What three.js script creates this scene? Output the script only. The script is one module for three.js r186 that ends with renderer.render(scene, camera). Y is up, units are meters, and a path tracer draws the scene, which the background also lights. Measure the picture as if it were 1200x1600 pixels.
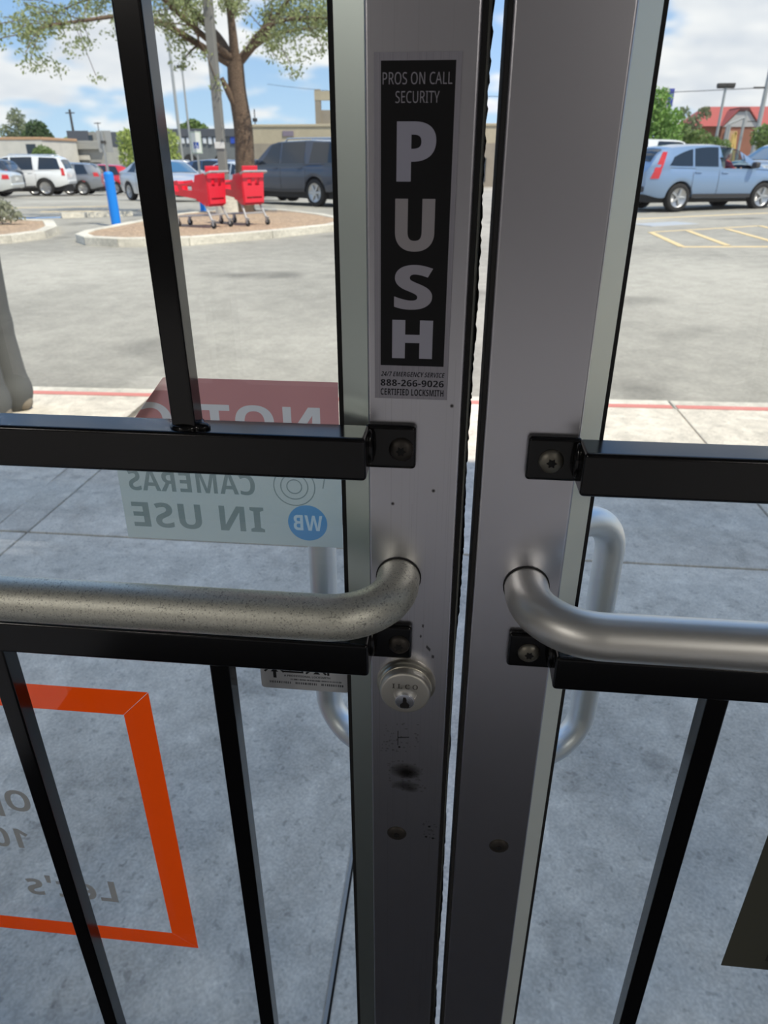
import * as THREE from 'three';
import { RoundedBoxGeometry } from 'three/addons/geometries/RoundedBoxGeometry.js';
import { mergeGeometries, toCreasedNormals } from 'three/addons/utils/BufferGeometryUtils.js';
import { FontLoader } from 'three/addons/loaders/FontLoader.js';
import { MarchingCubes } from 'three/addons/objects/MarchingCubes.js';
import { RectAreaLightUniformsLib } from 'three/addons/lights/RectAreaLightUniformsLib.js';

// ------------------------------------------------------------------ camera, sky, sun, lamps, exposure
const V = (x, y, z) => new THREE.Vector3(x, y, z);
const scene = new THREE.Scene();
const camera = new THREE.PerspectiveCamera(72.55, 0.75, 0.02, 600);
camera.position.set(0, 1.30, 0.35);
{
  const pitch = THREE.MathUtils.degToRad(26.77), yaw = THREE.MathUtils.degToRad(5.86);
  camera.lookAt(-Math.sin(yaw) * Math.cos(pitch), 1.30 - Math.sin(pitch), 0.35 - Math.cos(yaw) * Math.cos(pitch));
}
camera.focus = 0.44; camera.userData.fStop = 17;
scene.add(camera);

let seed = 7;
const rnd = () => { seed = (seed + 0x6d2b79f5) | 0; let t = Math.imul(seed ^ (seed >>> 15), 1 | seed); t = (t + Math.imul(t ^ (t >>> 7), 61 | t)) ^ t; return ((t ^ (t >>> 14)) >>> 0) / 4294967296; };
const rr = (a, b) => a + (b - a) * rnd();
const clamp = (x, a = 0, b = 1) => Math.min(b, Math.max(a, x)), lerp = (a, b, t) => a + (b - a) * t;
const sst = (a, b, x) => { const t = clamp((x - a) / (b - a)); return t * t * (3 - 2 * t); };
const hash3 = (x, y, z) => { let h = Math.imul(x, 374761393) ^ Math.imul(y, 668265263) ^ Math.imul(z, 1274126177); h = Math.imul(h ^ (h >>> 13), 1274126177); h ^= h >>> 16; return (h >>> 0) / 4294967296; };
function noise3(x, y, z) {
  const ix = Math.floor(x), iy = Math.floor(y), iz = Math.floor(z); let fx = x - ix, fy = y - iy, fz = z - iz;
  fx = fx * fx * (3 - 2 * fx); fy = fy * fy * (3 - 2 * fy); fz = fz * fz * (3 - 2 * fz);
  const c = (a, b, d) => hash3(ix + a, iy + b, iz + d);
  return lerp(lerp(lerp(c(0, 0, 0), c(1, 0, 0), fx), lerp(c(0, 1, 0), c(1, 1, 0), fx), fy), lerp(lerp(c(0, 0, 1), c(1, 0, 1), fx), lerp(c(0, 1, 1), c(1, 1, 1), fx), fy), fz);
}
function fbm3(x, y, z, n) { let s = 0, a = 0.5, t = 0; for (let i = 0; i < n; i++) { s += a * noise3(x, y, z); t += a; a *= 0.5; x = x * 2.03 + 11.3; y = y * 2.03 + 5.7; z = z * 2.03 + 3.1; } return s / t; }

{ // partly cloudy summer sky, the same all round
  const W = 2048, H = 1024, data = new Float32Array(W * H * 4);
  const banks = [[-27, 5.6, 5, 1.6, 0.20], [-20.3, 6.0, 3, 1.2, 0.16], [-14, 8.2, 6, 1.5, 0.16], [-11, 6.9, 2.2, 1, 0.16], [-29.5, 8.3, 3, 1.3, -0.3], [-12, 4.6, 4, 1.0, -0.16], [-22, 3.3, 9, 0.8, -0.08], [17, 7, 7, 4, 0.34], [17, 4, 5, 1, 0.06]];
  for (let row = 0; row < H; row++) {
    const el = ((row + 0.5) / H - 0.5) * Math.PI, y = Math.sin(el), c = Math.cos(el), deg = el * 180 / Math.PI;
    for (let col = 0; col < W; col++) {
      const o = (row * W + col) * 4, ro = ((col + 0.5) / W - 0.5) * 2 * Math.PI, x = Math.cos(ro) * c, z = Math.sin(ro) * c;
      let r = 0.30, g = 0.29, b = 0.27;
      if (y > 0) {
        const t = Math.pow(1 - y, 5);
        r = lerp(0.075, 0.36, t); g = lerp(0.21, 0.48, t); b = lerp(0.48, 0.58, t);
        const k = 1 / (y + 0.22), px = x * k * 2.1, pz = z * k * 2.1, py = y * 7;
        let d = fbm3(px * 1.6 + 3, py, pz * 1.6 + 9, 6);
        const az = Math.atan2(x, -z) * 180 / Math.PI;
        let bias = 0;
        for (const [a, e, sa, se, w] of banks) { const u = (az - a) / sa, v = (deg - e) / se; if (u * u + v * v < 9) bias += w * Math.exp(-(u * u + v * v) * 0.7); }
        d += bias;
        const up = fbm3(px * 1.6 + 3, py + 0.25, pz * 1.6 + 9, 4) + bias;
        const al = sst(0.47, 0.63, d) * 0.95 * sst(0.2, 2.6, deg), lit = clamp(0.72 + (d - up) * 3.2 - (d - 0.6) * 1.3, 0.15, 1);
        r = lerp(r, lerp(0.40, 0.60, lit), al); g = lerp(g, lerp(0.42, 0.59, lit), al); b = lerp(b, lerp(0.47, 0.59, lit), al);
      }
      data[o] = r; data[o + 1] = g; data[o + 2] = b; data[o + 3] = 1;
    }
  }
  const t = new THREE.DataTexture(data, W, H, THREE.RGBAFormat, THREE.FloatType);
  t.mapping = THREE.EquirectangularReflectionMapping; t.magFilter = THREE.LinearFilter; t.needsUpdate = true;
  scene.background = t; scene.environment = t;
}
const SUN = 2.9, LAMP = 23, EXPOSURE = 1.85;
const sun = new THREE.DirectionalLight(new THREE.Color().setRGB(1, 0.90, 0.75), SUN);
sun.position.set(-4 + 42, 83, -20 + 32); sun.target.position.set(-4, 0, -20);
sun.castShadow = true; sun.shadow.mapSize.set(4096, 4096);
Object.assign(sun.shadow.camera, { left: -60, right: 60, top: 60, bottom: -60, near: 1, far: 220 });
sun.name = 'sun'; scene.add(sun, sun.target);
RectAreaLightUniformsLib.init();

// ------------------------------------------------------------------ helpers
const taken = new Map();
function numbered(n) { const k = taken.get(n) ?? 0; taken.set(n, k + 1); return k ? n + '_' + String(k).padStart(3, '0') : n; }
function group(name, [x, y, z] = [0, 0, 0], turn = 0, parent = scene) {
  const o = new THREE.Group(); o.name = parent === scene ? numbered(name) : name; o.position.set(x, y, z); o.rotation.y = turn; parent.add(o); return o;
}
function mesh(name, geo, mat, parent = scene, label) {
  const g = Array.isArray(geo) ? merge(geo) : geo;
  const o = new THREE.Mesh(g, mat); o.castShadow = o.receiveShadow = true;
  o.name = parent === scene ? numbered(name) : name; parent.add(o); if (label) o.userData.label = label; return o;
}
function merge(list) {
  const a = list.map((g) => { const h = g.index ? g.toNonIndexed() : g.clone(); for (const k of Object.keys(h.attributes)) if (!['position', 'normal', 'uv'].includes(k)) h.deleteAttribute(k); if (!h.attributes.uv) h.setAttribute('uv', new THREE.BufferAttribute(new Float32Array(h.attributes.position.count * 2), 2)); if (!h.attributes.normal) h.computeVertexNormals(); return h; });
  return a.length === 1 ? a[0] : mergeGeometries(a);
}
function tag(o, label, category, grp) { Object.assign(o.userData, { label, category }); if (grp) o.userData.group = grp; return o; }
function struct(o, label) { o.userData.kind = 'structure'; if (label) o.userData.label = label; return o; }
const at = (g, x = 0, y = 0, z = 0, rx = 0, ry = 0, rz = 0) => { const m = new THREE.Matrix4().makeRotationFromEuler(new THREE.Euler(rx, ry, rz)); m.setPosition(x, y, z); return g.applyMatrix4(m); };
const box = (w, h, d, x = 0, y = 0, z = 0, ry = 0, rz = 0, rx = 0) => at(new THREE.BoxGeometry(w, h, d), x, y, z, rx, ry, rz);
const rbox = (w, h, d, r, x = 0, y = 0, z = 0, ry = 0, rz = 0, rx = 0) => at(new RoundedBoxGeometry(w, h, d, 2, Math.min(r, w / 2.01, h / 2.01, d / 2.01)), x, y, z, rx, ry, rz);
const cyl = (r0, r1, h, n, x = 0, y = 0, z = 0, rx = 0, ry = 0, rz = 0) => at(new THREE.CylinderGeometry(r0, r1, h, n), x, y, z, rx, ry, rz);
const boxUV = (g) => { // uv in metres from position, by the face's main direction
  const h = g.index ? g.toNonIndexed() : g; h.computeVertexNormals(); const p = h.attributes.position, n = h.attributes.normal, uv = new Float32Array(p.count * 2);
  for (let i = 0; i < p.count; i++) { const a = Math.abs(n.getX(i)), b = Math.abs(n.getY(i)), c = Math.abs(n.getZ(i)); const q = b >= a && b >= c ? [p.getX(i), p.getZ(i)] : a > c ? [p.getZ(i), p.getY(i)] : [p.getX(i), p.getY(i)]; uv.set(q, i * 2); }
  h.setAttribute('uv', new THREE.BufferAttribute(uv, 2)); return h;
};
function fillet(pts, R, n = 8) {
  const out = [pts[0].clone()];
  for (let i = 1; i < pts.length - 1; i++) {
    const p = pts[i], a = pts[i - 1].clone().sub(p), b = pts[i + 1].clone().sub(p), la = a.length(), lb = b.length(); a.normalize(); b.normalize();
    const th = a.angleTo(b), d = Math.min(R / Math.tan(th / 2), la * 0.98, lb * 0.98), r = d * Math.tan(th / 2);
    const c = a.clone().add(b).normalize().multiplyScalar(r / Math.sin(th / 2)).add(p), s = p.clone().addScaledVector(a, d).sub(c), e = p.clone().addScaledVector(b, d).sub(c), w = s.angleTo(e);
    for (let k = 0; k <= n; k++) { const t = k / n; out.push(c.clone().addScaledVector(s, Math.sin((1 - t) * w) / Math.sin(w)).addScaledVector(e, Math.sin(t * w) / Math.sin(w))); }
  }
  out.push(pts[pts.length - 1].clone()); return out;
}
function tube(pts, rad, n = 10, caps = true) {
  const P = [], N = [], U = [], I = [], R = (i) => (Array.isArray(rad) ? lerp(rad[0], rad[1], i / (pts.length - 1)) : rad);
  let nrm = null; const T = pts.map((p, i) => pts[Math.min(i + 1, pts.length - 1)].clone().sub(pts[Math.max(i - 1, 0)]).normalize());
  let len = 0;
  pts.forEach((p, i) => {
    if (!nrm) nrm = (Math.abs(T[0].y) < 0.9 ? V(0, 1, 0) : V(1, 0, 0)).cross(T[0]).normalize(); else nrm = nrm.clone().addScaledVector(T[i], -nrm.dot(T[i])).normalize();
    const bi = T[i].clone().cross(nrm); if (i) len += p.distanceTo(pts[i - 1]);
    for (let k = 0; k <= n; k++) { const a = k / n * 2 * Math.PI, d = nrm.clone().multiplyScalar(Math.cos(a)).addScaledVector(bi, Math.sin(a)); P.push(p.x + d.x * R(i), p.y + d.y * R(i), p.z + d.z * R(i)); N.push(d.x, d.y, d.z); U.push(k / n * 2 * Math.PI * R(i), len); }
  });
  const w = n + 1;
  for (let i = 0; i < pts.length - 1; i++) for (let k = 0; k < n; k++) { const a = i * w + k; I.push(a, a + 1, a + w, a + 1, a + w + 1, a + w); }
  if (caps) for (const e of [0, pts.length - 1]) {
    const s = P.length / 3, t = T[e].clone().multiplyScalar(e ? 1 : -1); P.push(pts[e].x, pts[e].y, pts[e].z); N.push(t.x, t.y, t.z); U.push(0, 0);
    for (let k = 0; k <= n; k++) { const q = (e * w + k) * 3; P.push(P[q], P[q + 1], P[q + 2]); N.push(t.x, t.y, t.z); U.push(0, 0); }
    for (let k = 0; k < n; k++) e ? I.push(s, s + 1 + k, s + 2 + k) : I.push(s, s + 2 + k, s + 1 + k);
  }
  const g = new THREE.BufferGeometry(); g.setAttribute('position', new THREE.Float32BufferAttribute(P, 3)); g.setAttribute('normal', new THREE.Float32BufferAttribute(N, 3)); g.setAttribute('uv', new THREE.Float32BufferAttribute(U, 2)); g.setIndex(I); return g;
}
const poly = (pts, holes = []) => { const s = new THREE.Shape(pts.map(([x, y]) => new THREE.Vector2(x, y))); for (const h of holes) s.holes.push(new THREE.Path(h.map(([x, y]) => new THREE.Vector2(x, y)))); return s; };
const extr = (shape, depth, bevel = 0, seg = 2) => new THREE.ExtrudeGeometry(shape, { depth: depth - 2 * bevel, bevelEnabled: bevel > 0, bevelSize: bevel, bevelThickness: bevel, bevelOffset: -bevel, bevelSegments: seg, curveSegments: 10 });
const slabOf = (pts, y0, y1, bevel = 0) => { const g = extr(poly(pts.map(([x, z]) => [x, -z])), y1 - y0, bevel); g.rotateX(-Math.PI / 2); g.translate(0, y0 + bevel, 0); return boxUV(g); };

// textures
function dtex(size, fn, srgb = true, rep = 1) {
  const d = new Uint8Array(size * size * 4);
  for (let y = 0; y < size; y++) for (let x = 0; x < size; x++) { const c = fn(x / size, y / size); d.set([clamp(c[0]) * 255, clamp(c[1]) * 255, clamp(c[2]) * 255, 255], (y * size + x) * 4); }
  const t = new THREE.DataTexture(d, size, size); t.wrapS = t.wrapT = THREE.RepeatWrapping; t.magFilter = THREE.LinearFilter; t.minFilter = THREE.LinearMipmapLinearFilter; t.generateMipmaps = true;
  if (srgb) t.colorSpace = THREE.SRGBColorSpace; t.repeat.set(rep, rep); t.needsUpdate = true; return t;
}
function pn(u, v, f, s = 0) { // periodic value noise
  const x = u * f, y = v * f, ix = Math.floor(x), iy = Math.floor(y); let a = x - ix, b = y - iy; a = a * a * (3 - 2 * a); b = b * b * (3 - 2 * b);
  const h = (i, j) => hash3(((i % f) + f) % f, ((j % f) + f) % f, s);
  return lerp(lerp(h(ix, iy), h(ix + 1, iy), a), lerp(h(ix, iy + 1), h(ix + 1, iy + 1), a), b);
}
function pf(u, v, f, n, s = 0) { let r = 0, a = 0.5, t = 0; for (let i = 0; i < n; i++) { r += a * pn(u, v, f, s + i); t += a; a *= 0.55; f *= 2; } return r / t; }
function canvas(w, h, draw) {
  const c = document.createElement('canvas'); c.width = w; c.height = h; const x = c.getContext('2d'); draw(x, w, h);
  const t = new THREE.CanvasTexture(c); t.colorSpace = THREE.SRGBColorSpace; t.magFilter = THREE.LinearFilter; return t;
}
const std = (o) => new THREE.MeshStandardMaterial(o), phys = (o) => new THREE.MeshPhysicalMaterial(o);
const C = (r, g, b) => new THREE.Color().setRGB(r, g, b);
const flat = (r, g, b, rough = 0.8, metal = 0) => std({ color: C(r, g, b), roughness: rough, metalness: metal });

const grainBump = dtex(256, (u, v) => { const k = pn(u, v, 256, 3) * 0.6 + pn(u, v, 128, 4) * 0.4; return [k, k, k]; }, false, 60);
const streak = dtex(256, (u, v) => { const k = 0.5 + (hash3(Math.floor(u * 256), 0, 5) - 0.5) * 0.5 + (pn(u, v, 64, 6) - 0.5) * 0.25; return [k, k, k]; }, false, 14);
const pitTex = dtex(512, (u, v) => { const p = pf(u, v, 128, 3, 21), q = pf(u, v, 8, 3, 31); const k = p > 0.78 - 0.14 * q ? 0.66 : 0.9; const n = 0.92 + 0.08 * pn(u, v, 128, 8); return [k * n, k * n, k * n * 0.97]; }, true, 11);
const concreteTex = dtex(1024, (u, v) => {
  const a = pf(u, v, 5, 5, 1), b = pf(u, v, 40, 3, 2), c = pn(u, v, 512, 3), d = pf(u, v, 18, 4, 9);
  let k = 0.82 + (a - 0.5) * 0.20 + (b - 0.5) * 0.16 + (c - 0.5) * 0.12; if (d > 0.68) k -= (d - 0.68) * 0.5; const q = pf(u, v, 140, 2, 14); if (q > 0.78) k -= 0.09; if (q < 0.16) k += 0.05;
  return [k, k * 0.985, k * 0.955];
}, true, 1 / 1.9);
const concreteBump = dtex(512, (u, v) => { const k = pf(u, v, 40, 4, 12); return [k, k, k]; }, false, 1 / 0.9);
const asphaltTex = dtex(1024, (u, v) => {
  const a = pf(u, v, 3, 5, 41), b = pf(u, v, 60, 3, 42), c = pn(u, v, 512, 43), st = pf(u, v * 0.999, 7, 3, 46);
  let k = 0.665 + (a - 0.5) * 0.20 + (b - 0.5) * 0.10 + (c - 0.5) * 0.07; if (st > 0.68) k -= (st - 0.68) * 0.7;
  return [k, k * 0.985, k * 0.935];
}, true, 1 / 9);
const gravelTex = dtex(512, (u, v) => { const a = pn(u, v, 128, 51), b = pn(u, v, 64, 52), c = pf(u, v, 6, 3, 53); const k = 0.60 + (a - 0.5) * 0.34 + (b - 0.5) * 0.16; return [k * (1.05 + 0.08 * c), k * (0.95 + 0.06 * c), k * 0.86]; }, true, 1 / 2.2);
const barkTex = dtex(256, (u, v) => { const a = pn(u, v, 32, 61) * 0.6 + pn(u * 1, v, 64, 62) * 0.4; const k = 0.28 + a * 0.25; return [k * 1.08, k * 0.92, k * 0.78]; }, true, 2);
const wallTex = dtex(256, (u, v) => { const k = 0.93 + (pf(u, v, 8, 4, 71) - 0.5) * 0.1; return [k, k, k]; }, true, 1 / 4);
const floorTex = dtex(256, (u, v) => { const k = 0.9 + (pf(u, v, 16, 3, 75) - 0.5) * 0.16; return [k, k * 0.98, k * 0.95]; }, true, 1 / 1.5);

const M = {
  alu: std({ color: C(0.68, 0.68, 0.73), roughness: 0.32, metalness: 1, }),
  bead: std({ color: C(0.92, 0.94, 0.85), roughness: 0.5, metalness: 0.75 }),
  beadDull: std({ color: C(0.58, 0.66, 0.63), roughness: 0.36, metalness: 1 }),
  barAlu: std({ color: C(1.0, 1.0, 0.95), map: pitTex, roughness: 0.5, metalness: 0.92 }),
  barSmooth: std({ color: C(0.74, 0.74, 0.71), roughness: 0.42, metalness: 0.92 }),
  pullAlu: std({ color: C(0.80, 0.81, 0.80), roughness: 0.42, metalness: 0.85 }),
  black: phys({ color: C(0.0025, 0.0025, 0.003), roughness: 0.15, ior: 1.45 }),
  rubber: flat(0.012, 0.012, 0.013, 0.75),
  pile: flat(0.03, 0.025, 0.02, 1),
  screw: flat(0.20, 0.19, 0.16, 0.45, 0.8),
  screwDark: flat(0.05, 0.045, 0.04, 0.5, 0.7),
  brass: std({ color: C(0.60, 0.58, 0.50), roughness: 0.34, metalness: 0.95 }),
  nickel: std({ color: C(0.62, 0.61, 0.56), roughness: 0.4, metalness: 0.9, bumpMap: grainBump, bumpScale: 0.00003 }),
  plug: std({ color: C(0.75, 0.78, 0.85), roughness: 0.22, metalness: 0.95 }),
  hole: flat(0.004, 0.004, 0.005, 0.9),
  glass: phys({ color: C(0.97, 0.985, 0.975), roughness: 0, metalness: 0, transmission: 1, thickness: 0, ior: 1.5 }),
  concrete: std({ color: C(1.0, 0.95, 0.87), map: concreteTex, bumpMap: concreteBump, bumpScale: 0.0015, roughness: 0.85 }),
  curb: std({ color: C(0.95, 0.93, 0.86), map: concreteTex, roughness: 0.9 }),
  caulk: flat(0.34, 0.34, 0.33, 0.8),
  joint: flat(0.10, 0.10, 0.10, 0.95),
  asphalt: std({ color: C(0.88, 0.87, 0.85), map: asphaltTex, roughness: 0.92 }),
  gravel: std({ color: C(0.98, 0.90, 0.82), map: gravelTex, roughness: 1 }),
  bark: std({ map: barkTex, color: C(0.8, 0.78, 0.78), roughness: 1 }),
  redPaint: flat(0.58, 0.22, 0.19, 0.8), yellowPaint: flat(0.70, 0.54, 0.29, 0.8), bluePaint: flat(0.10, 0.26, 0.55, 0.8), paleBlue: flat(0.39, 0.42, 0.46, 0.85),
  wall: std({ color: C(0.17, 0.165, 0.175), map: wallTex, roughness: 0.9 }), floor: std({ color: C(0.60, 0.63, 0.70), map: floorTex, roughness: 0.5 }), ceiling: std({ color: C(0.36, 0.36, 0.36), map: wallTex, roughness: 0.95 }),
  matting: flat(0.02, 0.02, 0.022, 1),
  stucco: std({ color: C(0.55, 0.50, 0.42), map: wallTex, roughness: 0.95 }),
  galv: flat(0.42, 0.43, 0.42, 0.5, 0.6), darkSteel: flat(0.06, 0.058, 0.055, 0.6, 0.3), greyPaint: flat(0.20, 0.20, 0.19, 0.7),
};

// ground outside: gutter below the kerb, a slight crown, and a fall towards the far end of the lot
function lotY(x, z) {
  const b = z > -9 ? -0.13 + (-3.86 - z) / 5.14 * 0.08 : z > -26 ? -0.05 : Math.max(-0.05 - 0.03 * (-26 - z), -1.2);
  return b + 0.02 * clamp(x, 0, 12) * clamp((-z - 4) / 8);
}
const kerbZ = (x) => -3.86 - 0.028 * x;

// ------------------------------------------------------------------ the room
const T = 0.16; // wall thickness
struct(mesh('floor', [boxUV(box(8.4, 0.12, 7.4, 0, -0.06, 3.56))], M.floor), 'dim grey store floor inside the doors');
{
  const m = mesh('floor', [boxUV(rbox(2.0, 0.012, 1.3, 0.004, 0, 0.006, 0.75))], M.matting); m.name = 'trim_1'; struct(m, 'black entrance matting set at the doors');
}
struct(mesh('ceiling', [boxUV(box(8.4, 0.2, 7.4, 0, 3.1, 3.56))], M.ceiling), 'white store ceiling');
struct(mesh('wall_back', [boxUV(box(8.4, 3.0, T, 0, 1.5, 7.2))], M.wall), 'pale back wall of the store');
struct(mesh('wall_left', [boxUV(box(T, 3.0, 7.2, -4.1, 1.5, 3.55))], M.wall), 'pale left wall of the store');
struct(mesh('wall_right', [boxUV(box(T, 3.0, 7.2, 4.1, 1.5, 3.55))], M.wall), 'pale right wall of the store');
struct(mesh('wall_front', [boxUV(box(3.0, 7.0, T, -3.7, 3.5, -0.03)), boxUV(box(3.0, 7.0, T, 3.72, 3.5, -0.03)), boxUV(box(4.44, 4.38, T, 0.01, 4.81, -0.03))], M.stucco), 'tan stucco store front around the glazing');
for (const [n, x0, x1, y0, y1] of [[1, -2.2, -0.93, 0, 2.62], [2, 0.95, 2.22, 0, 2.62], [3, -0.93, 0.95, 2.16, 2.62]]) {
  const w = group('window_' + n); struct(w, n === 3 ? 'transom glass above the doors' : 'sidelight glass beside the ' + (n === 1 ? 'left' : 'right') + ' door');
  const cx = (x0 + x1) / 2, cy = (y0 + y1) / 2, f = 0.045;
  for (const x of [x0 + f / 2, x1 - f / 2]) mesh('frame', rbox(f, y1 - y0, 0.09, 0.002, x, cy, -0.045), M.alu, w);
  for (const y of [y0 + f / 2, y1 - f / 2]) mesh('frame', rbox(x1 - x0 - 2 * f, f, 0.088, 0.002, cx, y, -0.045), M.alu, w);
  mesh('glass_pane', box(x1 - x0 - 2 * f, y1 - y0 - 2 * f, 0.006, cx, cy, -0.024), M.glass, w);
}
for (const [x, z] of [[-2.9, 3.4], [2.9, 3.4], [-2.9, 6.0], [2.9, 6.0]]) { // ceiling lamps of the store
  const t = group('ceiling_light', [x, 2.965, z]); struct(t, 'flat square ceiling light of the store');
  mesh('frame', [rbox(0.66, 0.05, 0.04, 0.004, 0, 0, 0.31), rbox(0.66, 0.05, 0.04, 0.004, 0, 0, -0.31), rbox(0.04, 0.05, 0.58, 0.004, 0.31, 0, 0), rbox(0.04, 0.05, 0.58, 0.004, -0.31, 0, 0)], M.galv, t);
  mesh('diffuser', box(0.58, 0.02, 0.58, 0, 0.005, 0), std({ color: C(0.8, 0.8, 0.78), emissive: C(1, 0.95, 0.88), emissiveIntensity: 0.9 }), t);
  const l = new THREE.RectAreaLight(C(1, 0.94, 0.86), LAMP, 0.56, 0.56); l.position.set(0, -0.012, 0); l.rotation.x = -Math.PI / 2; l.name = 'ceiling_light'; t.add(l);
}

// ------------------------------------------------------------------ the two door leaves
const leftStileTex = canvas(256, 2048, (x, w, h) => { // face of the left meeting stile, y 0.55 .. 1.45, with its scuffs
  const X = (m) => (m + 0.0445) / 0.0493 * w, Y = (m) => (1.45 - m) / 0.9 * h;
  x.fillStyle = '#ffffff'; x.fillRect(0, 0, w, h); seed = 91;
  for (let i = 0; i < 160; i++) { x.fillStyle = `rgba(${rnd() > 0.5 ? '0,0,0' : '255,255,255'},${rr(0.01, 0.05)})`; x.fillRect(rr(0, w), rr(0, h), rr(1, 2), rr(80, 600)); }
  const smudge = (cx, cy, rx, ry, a, col = '20,16,8') => { x.save(); x.translate(X(cx), Y(cy)); x.scale(rx / 0.0493 * w, ry / 0.9 * h); const g = x.createRadialGradient(0, 0, 0, 0, 0, 1); g.addColorStop(0, `rgba(${col},${a})`); g.addColorStop(0.5, `rgba(${col},${a * 0.6})`); g.addColorStop(1, `rgba(${col},0)`); x.fillStyle = g; x.fillRect(-1, -1, 2, 2); x.restore(); };
  smudge(-0.021, 0.9225, 0.012, 0.008, 0.62); smudge(-0.0195, 0.9200, 0.008, 0.005, 0.5); smudge(-0.021, 0.9085, 0.011, 0.005, 0.45); smudge(-0.017, 0.905, 0.006, 0.003, 0.35);
  for (let i = 0; i < 60; i++) smudge(-0.02 + rr(-0.013, 0.013), 0.916 + rr(-0.012, 0.016), rr(0.0006, 0.002), rr(0.0005, 0.0012), 0.22);
  for (let i = 0; i < 46; i++) smudge(-0.024 + rr(-0.014, 0.012), 0.953 + rr(-0.013, 0.013), rr(0.0004, 0.0013), rr(0.0004, 0.001), 0.28, '8,8,8');
  x.strokeStyle = 'rgba(8,8,8,.5)'; x.lineWidth = 3; x.beginPath(); x.moveTo(X(-0.0265), Y(0.959)); x.lineTo(X(-0.0265), Y(0.946)); x.stroke(); smudge(-0.0255, 0.9445, 0.001, 0.001, 1, '0,0,0');
  x.lineWidth = 2; x.beginPath(); x.moveTo(X(-0.0265), Y(0.953)); x.lineTo(X(-0.019), Y(0.954)); x.stroke();
  for (const [a, b, c, d] of [[-0.0095, 1.0305, -0.007, 1.0275], [-0.0135, 1.0385, -0.0128, 1.0372], [-0.0125, 1.046, -0.0115, 1.0455], [-0.006, 1.023, -0.0045, 1.0225]]) { x.lineWidth = 5; x.beginPath(); x.moveTo(X(a), Y(b)); x.lineTo(X(c), Y(d)); x.stroke(); }
  for (const [a, b] of [[-0.0085, 1.137], [-0.0005, 1.186], [-0.031, 1.128], [-0.005, 0.858], [0.000, 0.857], [-0.003, 0.869]]) smudge(a, b, 0.0012, 0.0012, 0.9, '15,12,8');
  for (let i = 0; i < 22; i++) smudge(-0.004 + rr(-0.004, 0.006), 0.866 + rr(-0.01, 0.01), rr(0.0004, 0.0016), rr(0.0004, 0.001), 0.25, '8,8,8');
});
leftStileTex.wrapS = leftStileTex.wrapT = THREE.ClampToEdgeWrapping;
const stileMat = M.alu.clone(); stileMat.map = leftStileTex;
const faceUV = (g, x0, w, y0, h) => { const p = g.attributes.position, uv = g.attributes.uv; for (let i = 0; i < p.count; i++) uv.setXY(i, (p.getX(i) - x0) / w, (p.getY(i) - y0) / h); return g; };

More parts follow.
